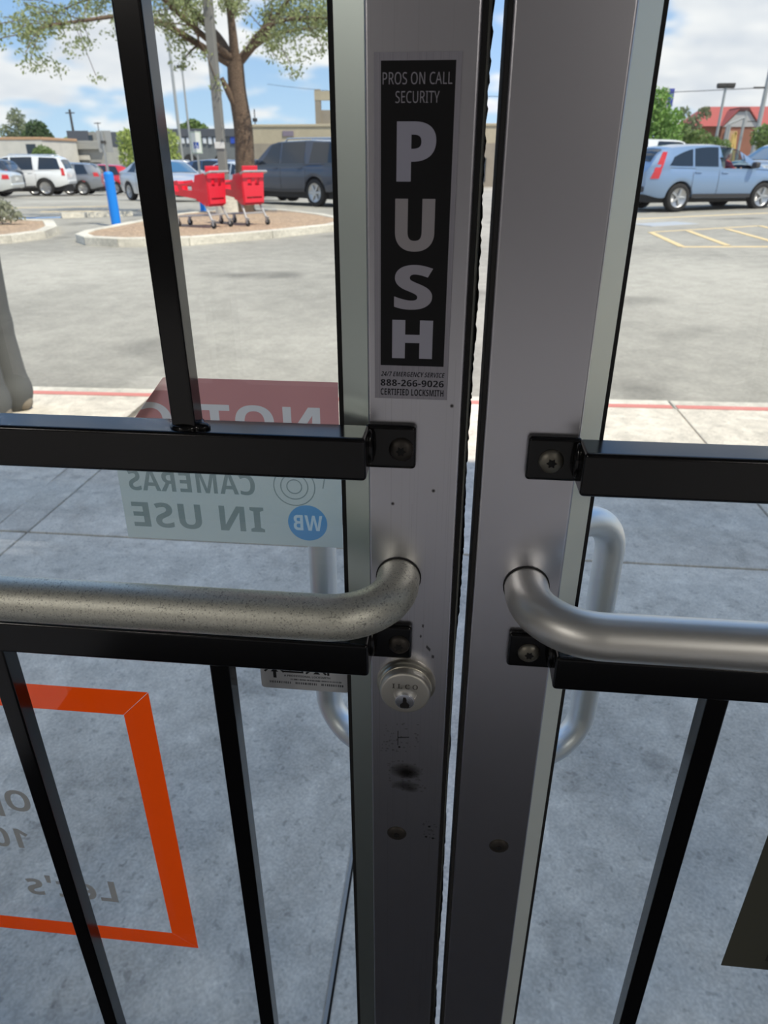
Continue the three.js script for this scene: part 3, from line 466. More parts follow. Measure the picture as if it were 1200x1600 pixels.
function wheelProto(R, wide, spokes) {
  const w = new THREE.Group(); w.name = 'wheel';
  const lat = (p) => at(new THREE.LatheGeometry(p.map(([a, b]) => new THREE.Vector2(a, b)), 30), 0, 0, 0, Math.PI / 2);
  mesh('tyre', lat([[R * 0.66, -wide / 2], [R * 0.93, -wide / 2], [R, -wide * 0.36], [R, wide * 0.36], [R * 0.93, wide / 2], [R * 0.70, wide / 2], [R * 0.66, wide * 0.42]]), carM.tyre, w);
  const g = [lat([[R * 0.69, wide * 0.46], [R * 0.63, wide * 0.47], [R * 0.60, wide * 0.30], [R * 0.20, wide * 0.24]]), cyl(R * 0.13, R * 0.15, 0.03, 16, 0, 0, wide * 0.40, Math.PI / 2)];
  for (let i = 0; i < spokes; i++) { const a = i / spokes * 2 * Math.PI; g.push(at(rbox(R * 0.54, R * (spokes > 6 ? 0.09 : 0.16), 0.03, 0.01, R * 0.36, 0, 0), 0, 0, wide * 0.38, 0, 0, a)); }
  mesh('rim', g, carM.rim, w);
  mesh('brake_disc', lat([[R * 0.58, wide * 0.18], [0, wide * 0.18]]), carM.dark, w);
  return w;
}
function vehicle(spec, name, label, category, body, grp) {
  const { L, W, top, belt, sill, R, xw, ride = 0.2 } = spec, o = group(name); tag(o, label, category, grp);
  const plan = (x) => { const e = Math.max(0, (Math.abs(x) - (L / 2 - 0.75)) / 0.75); return W / 2 * (1 - (spec.round ?? 0.17) * Math.pow(e, 2.2)); };
  const tp = (x) => soft(top, x), bl = (x) => Math.min(at1(belt, x), tp(x) - 0.06), tum = spec.tumble ?? 0.30;
  const arch = R * 1.16, bot = (x) => { let b = soft(sill, x, 0.05); for (const q of xw) { const d = Math.abs(x - q); if (d < arch) b = Math.max(b, R + Math.sqrt(arch * arch - d * d)); } return Math.min(b, bl(x) - 0.08); };
  const sideZ = (x, y) => { const B = bl(x), b = soft(sill, x, 0.05); if (y >= B) return plan(x) * 0.972 - tum * (y - B); const t = clamp((y - b) / (B - b)); return plan(x) * (0.93 + 0.07 * Math.sin(Math.PI * Math.min(1, 0.12 + t * 0.72)) - (t > 0.88 ? (t - 0.88) * 0.17 : 0)); };
  const X = new Set(); for (let i = 0; i <= 44; i++) X.add(+(-L / 2 + L * i / 44).toFixed(3)); for (const q of xw) for (let k = -10; k <= 10; k++) X.add(+(q + arch * Math.sin(k / 10 * Math.PI / 2)).toFixed(3)); for (const [a] of top) X.add(clamp(a, -L / 2, L / 2));
  const xs = [...X].sort((a, b) => a - b).filter((a, i, r) => !i || a - r[i - 1] > 0.004);
  const sec = (x) => { const T = tp(x), B = bl(x), b = bot(x), Tw = Math.max(B, T - 0.05), h = []; for (const y of [b, b + Math.min(0.05, (B - b) * 0.3), lerp(b, B, 0.35), lerp(b, B, 0.6), lerp(b, B, 0.82), lerp(b, B, 0.94), B, lerp(B, Tw, 0.5), Tw]) h.push([y, sideZ(x, y) * (y === b ? 0.985 : 1)]); const zr = sideZ(x, Tw); for (const f of [0.9, 0.6, 0]) h.push([Tw + (T - Tw) * (1 - Math.pow(f, 2.4)), zr * f]); return h; };
  const P = [], I = [], S = xs.map(sec), n = S[0].length, w = 2 * n;
  S.forEach((h, i) => { for (const [y, z] of h) P.push(xs[i], y, z); for (const [y, z] of [...h].reverse()) P.push(xs[i], y, -z); });
  for (let i = 0; i < xs.length - 1; i++) for (let k = 0; k < w; k++) { const a = i * w + k, b = i * w + (k + 1) % w; I.push(a, a + w, b, b, a + w, b + w); }
  for (const e of [0, xs.length - 1]) { const s = P.length / 3, cy = (S[e][0][0] + S[e][n - 1][0]) / 2; P.push(xs[e], cy, 0); for (let k = 0; k < w; k++) { const a = e * w + k, b = e * w + (k + 1) % w; e ? I.push(s, b, a) : I.push(s, a, b); } }
  let g = new THREE.BufferGeometry(); g.setAttribute('position', new THREE.Float32BufferAttribute(P, 3)); g.setIndex(I);
  const flipped = I.slice(); for (let i = 0; i < flipped.length; i += 3) [flipped[i + 1], flipped[i + 2]] = [flipped[i + 2], flipped[i + 1]]; g.setIndex(flipped);
  g = toCreasedNormals(g, 0.7);
  if (!spec.open) mesh('body', g, body, o);
  const panel = (side, x0b, x1b, x0t, x1t, yb, yt, off = 0.006, nx = 14, ny = 6) => { // follows the flank; yb and yt are heights or functions of x
    const p = [], idx = []; for (let j = 0; j <= ny; j++) for (let i = 0; i <= nx; i++) { const t = j / ny, x = lerp(lerp(x0b, x0t, t), lerp(x1b, x1t, t), i / nx), y = lerp(typeof yb === 'function' ? yb(x) : yb, typeof yt === 'function' ? yt(x) : yt, t); for (const q of [off, -0.03]) p.push(x, y, side * (sideZ(x, y) + q)); }
    const id = (i, j, k) => (j * (nx + 1) + i) * 2 + k, quad = (a, b, c, d) => side > 0 ? idx.push(a, b, c, a, c, d) : idx.push(a, c, b, a, d, c);
    for (let j = 0; j < ny; j++) for (let i = 0; i < nx; i++) quad(id(i, j, 0), id(i + 1, j, 0), id(i + 1, j + 1, 0), id(i, j + 1, 0));
    for (let i = 0; i < nx; i++) { quad(id(i, 0, 1), id(i + 1, 0, 1), id(i + 1, 0, 0), id(i, 0, 0)); quad(id(i, ny, 0), id(i + 1, ny, 0), id(i + 1, ny, 1), id(i, ny, 1)); }
    for (let j = 0; j < ny; j++) { quad(id(0, j, 1), id(0, j, 0), id(0, j + 1, 0), id(0, j + 1, 1)); quad(id(nx, j, 0), id(nx, j, 1), id(nx, j + 1, 1), id(nx, j + 1, 0)); }
    const pg = new THREE.BufferGeometry(); pg.setAttribute('position', new THREE.Float32BufferAttribute(p, 3)); pg.setIndex(idx); return toCreasedNormals(pg, 0.6);
  };
  const roof = (x) => Math.max(bl(x), tp(x) - 0.05);
  if (spec.open) { // see-through front window: body as a shell with the opening cut on both flanks
    const [a, b, y0] = spec.open, pos = g.attributes.position, keep = [], nor = g.attributes.normal, kn = [];
    for (let i = 0; i < pos.count; i += 3) { let cx = 0, cy = 0; for (let k = 0; k < 3; k++) { cx += pos.getX(i + k) / 3; cy += pos.getY(i + k) / 3; } let cz = 0; for (let k = 0; k < 3; k++) cz += Math.abs(pos.getZ(i + k)) / 3; const cut = (cx > a(cy) && cx < b(cy) && cy > bl(cx) + 0.01 && cy < tp(cx) - 0.055) || (cx > 0.44 && cx < 1.14 && cy > roof(cx) - 0.02 && cz < sideZ(cx, roof(cx)) * 0.93); if (!cut) for (let k = 0; k < 3; k++) { keep.push(pos.getX(i + k), pos.getY(i + k), pos.getZ(i + k)); kn.push(nor.getX(i + k), nor.getY(i + k), nor.getZ(i + k)); } }
    const cg = new THREE.BufferGeometry(); cg.setAttribute('position', new THREE.Float32BufferAttribute(keep, 3)); cg.setAttribute('normal', new THREE.Float32BufferAttribute(kn, 3)); mesh('body', cg, body, o);
  }
  const wb = (x) => bl(x) + 0.035, wt = (x) => (spec.arc ? Math.max(wb(x) + 0.002, spec.arc(x, wb(x), roof(x) - 0.035)) : roof(x) - 0.035);
  for (const [k, win] of spec.windows.entries()) for (const s of [1, -1]) mesh('side_window', panel(s, ...win, wb, wt), spec.open && k === spec.clearAt ? carM.clear : spec.glass ?? carM.window, o);
  const across = (x0, x1, f, off) => { const p = [], idx = [], nx = 10, nz = 12; for (let i = 0; i <= nx; i++) for (let k = 0; k <= nz; k++) { const x = lerp(x0, x1, i / nx), q = (k / nz * 2 - 1) * f, Tw = roof(x), zr = sideZ(x, Tw), T = tp(x); p.push(x, Tw + (T - Tw) * (1 - Math.pow(Math.abs(q), 2.4)) + off, zr * q); } for (let i = 0; i < nx; i++) for (let k = 0; k < nz; k++) { const a = i * (nz + 1) + k; idx.push(a, a + 1, a + nz + 1, a + 1, a + nz + 2, a + nz + 1); } const pg = new THREE.BufferGeometry(); pg.setAttribute('position', new THREE.Float32BufferAttribute(p, 3)); pg.setIndex(idx); pg.computeVertexNormals(); return pg; };
  mesh('windshield', across(...spec.shield, 0.90, 0.014), spec.frontGlass ?? carM.windowBlue, o); mesh('rear_window', across(...spec.rear, 0.86, 0.014), carM.window, o);
  mesh('underbody', rbox(L * 0.93, 0.34, W * 0.80, 0.06, 0, ride + 0.19, 0), carM.dark, o);
  const wp = wheelProto(R, 0.22, spec.spokes ?? 5);
  for (const q of xw) for (const s of [1, -1]) { const k = wp.clone(); k.position.set(q, R, s * (W / 2 - 0.125)); if (s < 0) k.rotation.y = Math.PI; o.add(k); }
  for (const s of [1, -1]) {
    for (const t of spec.tail) mesh('tail_light', panel(s, ...t, 0.012, 5, 5), carM.red, o);
    mesh('headlight', panel(s, ...spec.head, 0.012, 6, 3), carM.lamp, o);
    for (const q of spec.handles) mesh('door_handle', rbox(0.20, 0.035, 0.03, 0.012, q, bl(q) - 0.10, s * (sideZ(q, bl(q) - 0.10) + 0.014)), spec.chromeHandle ? carM.chrome : body, o);
    const mx = spec.mirror; mesh('side_mirror', [rbox(0.16, 0.15, 0.20, 0.05, mx, bl(mx) + 0.09, s * (W / 2 + 0.10)), rbox(0.06, 0.05, 0.14, 0.02, mx + 0.02, bl(mx) + 0.03, s * (W / 2 - 0.01))], spec.mirrorDark ? carM.trim : body, o);
    if (spec.clad) mesh('lower_cladding', panel(s, xw[0] + arch, xw[1] - arch, xw[0] + arch, xw[1] - arch, (x) => soft(sill, x) + 0.005, (x) => soft(sill, x) + spec.clad, 0.012, 10, 2), carM.trim, o);
    for (const sx of spec.seams ?? []) mesh('door_seam', panel(s, sx, sx + 0.012, sx + (spec.lean ?? 0), sx + 0.012 + (spec.lean ?? 0), (x) => soft(sill, x) + 0.08, (x) => bl(x) - 0.02, 0.0015, 1, 6), carM.dark, o);
    if (spec.rails) mesh('roof_rail', tube(fillet([V(spec.rails[0], roof(spec.rails[0]) + 0.02, s * 0.55), V(spec.rails[0] + 0.12, roof(spec.rails[0] + 0.2) + 0.10, s * 0.56), V(spec.rails[1] - 0.12, roof(spec.rails[1] - 0.2) + 0.10, s * 0.56), V(spec.rails[1], roof(spec.rails[1]) + 0.02, s * 0.55)], 0.06, 4), 0.022, 8), spec.railMat ?? carM.chrome, o);
  }
  mesh('grille', rbox(0.06, spec.nose[1], W * 0.62, 0.02, L / 2 - 0.008, spec.nose[0], 0), carM.dark, o); mesh('licence_plate', rbox(0.02, 0.14, 0.30, 0.005, -L / 2 - 0.01, spec.plateY ?? 0.75, 0), carM.plate, o);
  for (const s of [1, -1]) mesh('bumper', rbox(0.16, 0.16, W * 0.80, 0.06, s * (L / 2 - 0.05), sill[0][1] + 0.11, 0), spec.bumperDark ? carM.trim : body, o);
  o.userData.ref = { xw, W }; return o;
}
function park(o, x, z, yaw, side = 1, axle = 0, dy = 0) { // puts the wheel on the seen flank at (x, z)
  const { xw, W } = o.userData.ref, lx = xw[axle], lz = side * (W / 2 - 0.05), c = Math.cos(yaw), s = Math.sin(yaw); delete o.userData.ref;
  o.position.set(x - (lx * c + lz * s), lotY(x, z) + 0.005 + dy, z - (-lx * s + lz * c)); o.rotation.y = yaw; return o;
}
const R = THREE.MathUtils.degToRad;
const crossover = { // round-tailed compact SUV
  L: 4.55, W: 1.84, R: 0.345, xw: [-1.31, 1.31], sill: [[-2.27, 0.44], [-1.9, 0.34], [0, 0.33], [2.0, 0.32], [2.27, 0.42]],
  top: [[-2.275, 0.98], [-2.20, 1.16], [-2.02, 1.43], [-1.75, 1.55], [-1.1, 1.61], [-0.3, 1.62], [0.12, 1.58], [0.40, 1.50], [0.82, 1.28], [1.20, 1.09], [2.0, 0.97], [2.20, 0.86], [2.275, 0.66]],
  belt: [[-2.27, 1.10], [-1.5, 1.06], [1.0, 1.02], [2.27, 0.95]], windows: [[-1.72, -1.02, -1.58, -1.02], [-0.96, -0.24, -0.96, -0.25], [-0.16, 0.86, -0.16, 0.28]], shield: [0.42, 1.16], rear: [-2.16, -1.86],
  tail: [[-2.19, -1.98, -2.10, -1.92, 0.80, 1.0], [-2.11, -1.93, -1.90, -1.78, 1.0, 1.42]], head: [1.90, 2.20, 1.80, 2.10, 0.72, 0.90], handles: [-0.84, -0.02], mirror: 0.80, mirrorDark: true, nose: [0.72, 0.16], seams: [-0.99, -0.20], clad: 0.10, arc: (x, b, t) => (x > -0.5 ? t : b + (t - b) * Math.sqrt(Math.max(0, 1 - Math.pow((-0.5 - x) / 1.28, 2)))), bumperDark: true, spokes: 5,
  open: [(y) => -0.15, (y) => 0.84 - (y - 1.05) * 1.25], clearAt: 2, frontGlass: carM.clear,
};
const fullSuv = { // long square-backed SUV
  L: 5.35, W: 2.03, R: 0.41, xw: [-1.52, 1.60], sill: [[-2.67, 0.58], [-2.2, 0.44], [0, 0.40], [2.3, 0.42], [2.67, 0.55]], tumble: 0.22, round: 0.13,
  top: [[-2.675, 1.10], [-2.62, 1.35], [-2.45, 1.80], [-2.2, 1.90], [-1, 1.94], [0.2, 1.92], [0.62, 1.84], [1.38, 1.26], [2.3, 1.17], [2.55, 1.10], [2.675, 0.80]],
  belt: [[-2.67, 1.24], [2.67, 1.18]], windows: [[-2.42, -1.30, -2.30, -1.42], [-1.06, 0.02, -1.06, 0.0], [0.12, 1.16, 0.10, 0.52]], shield: [0.66, 1.32], rear: [-2.63, -2.46],
  tail: [[-2.60, -2.44, -2.56, -2.42, 0.98, 1.34]], head: [2.30, 2.60, 2.20, 2.52, 0.86, 1.05], handles: [-0.88, 0.30], mirror: 1.10, nose: [0.92, 0.34], rails: [-2.1, 0.2], seams: [-1.14, 0.05], clad: 0.08, spokes: 6, plateY: 0.95,
};
const sedan = {
  L: 4.72, W: 1.80, R: 0.325, xw: [-1.33, 1.42], sill: [[-2.36, 0.40], [-1.9, 0.28], [0, 0.24], [2.0, 0.25], [2.36, 0.34]], tumble: 0.36, round: 0.22,
  top: [[-2.36, 0.86], [-2.30, 1.03], [-1.62, 1.12], [-0.85, 1.42], [-0.2, 1.46], [0.25, 1.44], [0.50, 1.36], [1.22, 0.98], [2.0, 0.84], [2.25, 0.74], [2.36, 0.56]],
  belt: [[-2.36, 1.00], [-1.4, 0.98], [1.0, 0.92], [2.36, 0.84]], windows: [[-1.30, -0.66, -0.92, -0.62], [-0.58, 0.12, -0.58, 0.10], [0.20, 1.05, 0.18, 0.40]], shield: [0.48, 1.16], rear: [-1.56, -0.90],
  tail: [[-2.32, -2.02, -2.28, -2.06, 0.76, 0.94]], head: [1.92, 2.28, 1.84, 2.16, 0.60, 0.76], handles: [-0.45, 0.34], mirror: 0.98, nose: [0.56, 0.16], seams: [-0.62, 0.15], spokes: 8,
};
const midSuv = { ...crossover, shield: [0.60, 1.26], open: undefined, arc: undefined, windows: [[-1.72, -1.02, -1.52, -1.02], [-0.95, 0.0, -0.95, -0.03], [0.09, 1.14, 0.07, 0.36]], clearAt: undefined, frontGlass: undefined, L: 4.75, W: 1.88, R: 0.36, top: [[-2.375, 1.0], [-2.30, 1.25], [-2.05, 1.58], [-1.7, 1.66], [-0.6, 1.71], [0.35, 1.67], [0.62, 1.56], [1.35, 1.10], [2.1, 1.02], [2.3, 0.92], [2.375, 0.7]], tail: [[-2.30, -2.0, -2.22, -1.98, 0.98, 1.18]], head: [1.98, 2.28, 1.86, 2.16, 0.78, 0.95], bumperDark: false, mirrorDark: false };
const blueSuv = park(vehicle(crossover, 'suv', 'pale metallic blue compact SUV with roof rails crossing beside the yellow hatching', 'suv', paint(0.25, 0.36, 0.53, 0.45)), 5.64, -20.47, R(21), 1, 0);
park(vehicle(fullSuv, 'suv', 'large dark navy SUV parked behind the tree trunk', 'suv', paint(0.035, 0.050, 0.085, 0.3)), -4.70, -23.85, R(145), -1, 0);
park(vehicle(fullSuv, 'suv', 'large white SUV parked at the left behind the blue bollard', 'suv', paint(0.80, 0.82, 0.83, 0.05)), -21.9, -38.2, R(193), -1, 0);
park(vehicle(sedan, 'sedan', 'silver sedan with its hood behind the red carts', 'car', paint(0.58, 0.61, 0.65, 0.5)), -13.0, -28.6, R(-40), 1, 0);
park(vehicle(sedan, 'sedan', 'pale silver sedan cut by the left edge of the photo', 'car', paint(0.66, 0.68, 0.67, 0.35)), -21.0, -31.8, R(190), -1, 0);
park(vehicle(midSuv, 'suv', 'dark SUV showing only its tail behind the pale silver sedan', 'suv', paint(0.035, 0.05, 0.075, 0.3)), -22.9, -35.0, R(190), -1, 0);
park(vehicle(midSuv, 'suv', 'grey SUV parked between the white SUV and the red SUV', 'suv', paint(0.27, 0.29, 0.32, 0.5)), -21.6, -41.6, R(195), -1, 0);
park(vehicle(midSuv, 'suv', 'bright red SUV behind the blue bollard', 'suv', paint(0.62, 0.025, 0.045, 0.15)), -21.3, -45.0, R(197), -1, 0);
park(vehicle(midSuv, 'suv', 'dark blue SUV behind the silver sedan and the carts', 'suv', paint(0.04, 0.09, 0.20, 0.3)), -13.0, -36.4, R(-25), 1, 0);
park(vehicle(sedan, 'sedan', 'white sedan with a blue-tinted windshield behind the red carts', 'car', paint(0.72, 0.75, 0.78, 0.2)), -10.6, -31.0, R(-35), 1, 0);
park(vehicle({ ...fullSuv, rails: undefined }, 'suv', 'white SUV roof showing above the pale blue SUV', 'suv', paint(0.80, 0.82, 0.83, 0.05)), 6.75, -27.6, R(186), -1, 0, 0.0);
park(vehicle(sedan, 'sedan', 'white sedan roof beyond the hood of the pale blue SUV', 'car', paint(0.80, 0.82, 0.83, 0.05)), 14.6, -37, R(200), -1, 0);
park(vehicle(midSuv, 'suv', 'silver SUV with blue windows at the right edge of the photo', 'suv', paint(0.46, 0.50, 0.54, 0.4)), 12.6, -27.4, R(205), -1, 0);
park(vehicle(midSuv, 'suv', 'distant white SUV beyond the red SUV', 'suv', paint(0.8, 0.82, 0.83, 0.05)), -29.5, -57.8, R(178), -1, 0, 0.2);
park(vehicle(fullSuv, 'suv', 'distant white SUV left of the distant yellow green tree', 'suv', paint(0.78, 0.80, 0.81, 0.05)), -20.4, -53.5, R(185), -1, 0, 0.2);
park(vehicle(sedan, 'sedan', 'distant dark red car above the grey SUV', 'car', paint(0.35, 0.03, 0.04, 0.2)), -32.2, -64, R(183), -1, 0, 0.5);

// ------------------------------------------------------------------ people: one continuous surface each, from tapered bones
function flesh(bones, lo, hi, cell, k = 0.02) { // bones: [a, b, ra, rb]
  const s = Math.max(...[0, 1, 2].map((i) => hi[i] - lo[i])), n = Math.min(190, Math.ceil(s / cell) + 4), mc = new MarchingCubes(n, undefined, false, false, 400000), h = n / 2, c = lo.map((v, i) => (v + hi[i]) / 2), u = s / 2 * (n / (n - 4));
  mc.isolation = 0; const B = bones.map(([a, b, ra, rb]) => { const d = [b[0] - a[0], b[1] - a[1], b[2] - a[2]]; return [a, d, d[0] * d[0] + d[1] * d[1] + d[2] * d[2] + 1e-12, ra, rb]; });
  for (let z = 0; z < n; z++) for (let y = 0; y < n; y++) for (let x = 0; x < n; x++) {
    const p = [(x - h) / h * u + c[0], (y - h) / h * u + c[1], (z - h) / h * u + c[2]]; let m = 1;
    for (const [a, d, q, ra, rb] of B) { const e = [p[0] - a[0], p[1] - a[1], p[2] - a[2]], t = clamp((e[0] * d[0] + e[1] * d[1] + e[2] * d[2]) / q), v = Math.hypot(e[0] - d[0] * t, e[1] - d[1] * t, e[2] - d[2] * t) - lerp(ra, rb, t); const w = Math.max(0, k - Math.abs(m - v)) / k; m = Math.min(m, v) - w * w * k / 4; }
    mc.field[x + y * n + z * n * n] = -m;
  }
  mc.update(); const g = new THREE.BufferGeometry(), count = mc.count; g.setAttribute('position', new THREE.BufferAttribute(mc.positionArray.slice(0, count * 3), 3)); g.setAttribute('normal', new THREE.BufferAttribute(mc.normalArray.slice(0, count * 3), 3)); g.scale(u, u, u); g.translate(...c); return g;
}
const skin = flat(0.50, 0.30, 0.21, 0.6), hairGrey = flat(0.80, 0.79, 0.77, 0.9);
function headBones(x, y, z, f = 1) { return [[[x, y + 0.12, z - 0.012 * f], [x, y + 0.125, z + 0.004 * f], 0.088, 0.088], [[x, y + 0.03, z + 0.03 * f], [x, y + 0.09, z + 0.03 * f], 0.056, 0.066], [[x, y - 0.08, z - 0.02 * f], [x, y + 0.05, z], 0.055, 0.055], [[x, y + 0.085, z + 0.092 * f], [x, y + 0.06, z + 0.105 * f], 0.010, 0.014], [[x - 0.086, y + 0.055, z], [x - 0.088, y + 0.09, z - 0.008], 0.012, 0.016], [[x + 0.086, y + 0.055, z], [x + 0.088, y + 0.09, z - 0.008], 0.012, 0.016], [[x - 0.022, y + 0.024, z + 0.084 * f], [x + 0.022, y + 0.024, z + 0.084 * f], 0.008, 0.008]]; }
{ // driver: built facing +z, then turned to face along the car
  const p = group('person'); tag(p, 'white-haired person in a red top seated inside the pale blue SUV', 'person');
  const body = [[[0, 0.10, 0], [0, 0.42, -0.04], 0.15, 0.15], [[-0.15, 0.46, -0.04], [0.15, 0.46, -0.04], 0.075, 0.075], [[0, 0.5, -0.04], [0, 0.58, -0.02], 0.06, 0.055], ...headBones(0, 0.60, -0.01)];
  for (const s of [-1, 1]) { body.push([[s * 0.2, 0.45, -0.04], [s * 0.24, 0.26, 0.12], 0.052, 0.043], [[s * 0.24, 0.26, 0.12], [s * 0.14, 0.34, 0.36], 0.042, 0.030]); for (let i = 0; i < 5; i++) body.push([[s * (0.14 + (i - 2) * 0.005), 0.35 + (i - 2) * 0.018, 0.37], [s * 0.10, 0.36 + (i - 2) * 0.016, 0.42], 0.012, 0.009]); }
  mesh('body', flesh(body, [-0.34, -0.06, -0.24], [0.34, 0.86, 0.47], 0.016), skin, p);
  const shirt = [[[0, 0.08, 0], [0, 0.42, -0.04], 0.165, 0.162], [[-0.15, 0.46, -0.04], [0.15, 0.46, -0.04], 0.085, 0.085]]; for (const s of [-1, 1]) shirt.push([[s * 0.2, 0.45, -0.04], [s * 0.24, 0.26, 0.12], 0.066, 0.060], [[s * 0.24, 0.26, 0.12], [s * 0.17, 0.32, 0.29], 0.056, 0.044]);
  mesh('red_top', flesh(shirt, [-0.34, -0.1, -0.24], [0.34, 0.58, 0.35], 0.016), flat(0.62, 0.05, 0.06, 0.9), p);
  mesh('hair', flesh([[[0, 0.745, -0.04], [0, 0.755, -0.015], 0.098, 0.092], [[0, 0.66, -0.07], [0, 0.72, -0.06], 0.06, 0.08]], [-0.12, 0.56, -0.18], [0.12, 0.88, 0.1], 0.012), hairGrey, p);
  const q = V(0.40, 0.66, 0.36).applyAxisAngle(V(0, 1, 0), R(21)).add(blueSuv.position); p.position.copy(q); p.rotation.y = R(21 + 90);
  const st = mesh('front_seat', [rbox(0.16, 0.66, 0.46, 0.06, 0.16, 0.95, 0.36, 0, 0.16), rbox(0.10, 0.18, 0.26, 0.04, 0.11, 1.32, 0.36), rbox(0.16, 0.66, 0.46, 0.06, 0.16, 0.95, -0.40, 0, 0.16), rbox(0.10, 0.18, 0.26, 0.04, 0.11, 1.32, -0.40)], carM.seat, blueSuv);
}
{ // someone in grey trousers standing at the left edge, mostly out of the picture
  const p = group('person', [-2.53, 0, -3.22], R(-90)); tag(p, 'person in loose grey trousers standing on the sidewalk at the left edge', 'person');
  const b = [[[0, 0.95, 0], [0, 1.18, 0.0], 0.14, 0.13], [[0, 1.18, 0], [0, 1.36, -0.01], 0.135, 0.15], [[-0.15, 1.42, 0], [0.15, 1.42, 0], 0.06, 0.06], [[0, 1.44, 0], [0, 1.54, 0.01], 0.058, 0.055], ...headBones(0, 1.555, 0.015)];
  for (const s of [-1, 1]) {
    b.push([[s * 0.085, 0.93, 0], [s * 0.10, 0.50, 0.015], 0.088, 0.056], [[s * 0.10, 0.50, 0.015], [s * 0.105, 0.09, -0.01], 0.056, 0.036], [[s * 0.105, 0.05, -0.02], [s * 0.115, 0.035, 0.15], 0.038, 0.030]);
    b.push([[s * 0.19, 1.41, 0], [s * 0.235, 1.13, -0.02], 0.050, 0.042], [[s * 0.235, 1.13, -0.02], [s * 0.25, 0.88, 0.03], 0.040, 0.028], [[s * 0.25, 0.875, 0.03], [s * 0.255, 0.80, 0.04], 0.030, 0.034]);
    for (let i = 0; i < 4; i++) b.push([[s * 0.257, 0.80, 0.012 + i * 0.020], [s * 0.25, 0.80 - [0.055, 0.068, 0.070, 0.058][3 - i], 0.018 + i * 0.021], 0.0105, 0.0085]); b.push([[s * 0.25, 0.855, 0.055], [s * 0.235, 0.80, 0.085], 0.012, 0.010]);
  }
  mesh('body', flesh(b, [-0.3, -0.02, -0.2], [0.3, 1.80, 0.25], 0.0115, 0.025), skin, p);
  const tr = [[[0, 0.92, 0], [0, 1.03, 0], 0.155, 0.15]]; for (const s of [-1, 1]) tr.push([[s * 0.085, 0.92, 0], [s * 0.10, 0.50, 0.012], 0.108, 0.088], [[s * 0.10, 0.50, 0.012], [s * 0.108, 0.10, 0.0], 0.086, 0.092], [[s * 0.108, 0.12, 0], [s * 0.11, 0.075, 0.01], 0.098, 0.094]);
  mesh('trousers', flesh(tr, [-0.26, -0.03, -0.2], [0.26, 1.2, 0.22], 0.012, 0.03), flat(0.10, 0.104, 0.104, 0.95), p, 'loose grey trousers');
  const sh = [[[0, 0.98, 0], [0, 1.34, 0], 0.165, 0.17], [[-0.15, 1.42, 0], [0.15, 1.42, 0], 0.073, 0.073]]; for (const s of [-1, 1]) sh.push([[s * 0.19, 1.41, 0], [s * 0.226, 1.19, -0.015], 0.066, 0.066]);
  mesh('shirt', flesh(sh, [-0.32, 0.78, -0.2], [0.32, 1.53, 0.2], 0.013, 0.03), flat(0.16, 0.18, 0.22, 0.95), p);
  mesh('hair', flesh([[[0, 1.70, -0.02], [0, 1.715, 0.0], 0.098, 0.094]], [-0.12, 1.55, -0.14], [0.12, 1.85, 0.14], 0.012), flat(0.05, 0.04, 0.03, 0.9), p);
  for (const s of [-1, 1]) mesh('shoe', flesh([[[s * 0.105, 0.048, -0.05], [s * 0.115, 0.045, 0.14], 0.047, 0.044], [[s * 0.106, 0.05, -0.04], [s * 0.106, 0.11, -0.02], 0.045, 0.042]], [s * 0.11 - 0.08, -0.01, -0.12], [s * 0.11 + 0.08, 0.18, 0.22], 0.009), flat(0.22, 0.19, 0.15, 0.8), p);
}

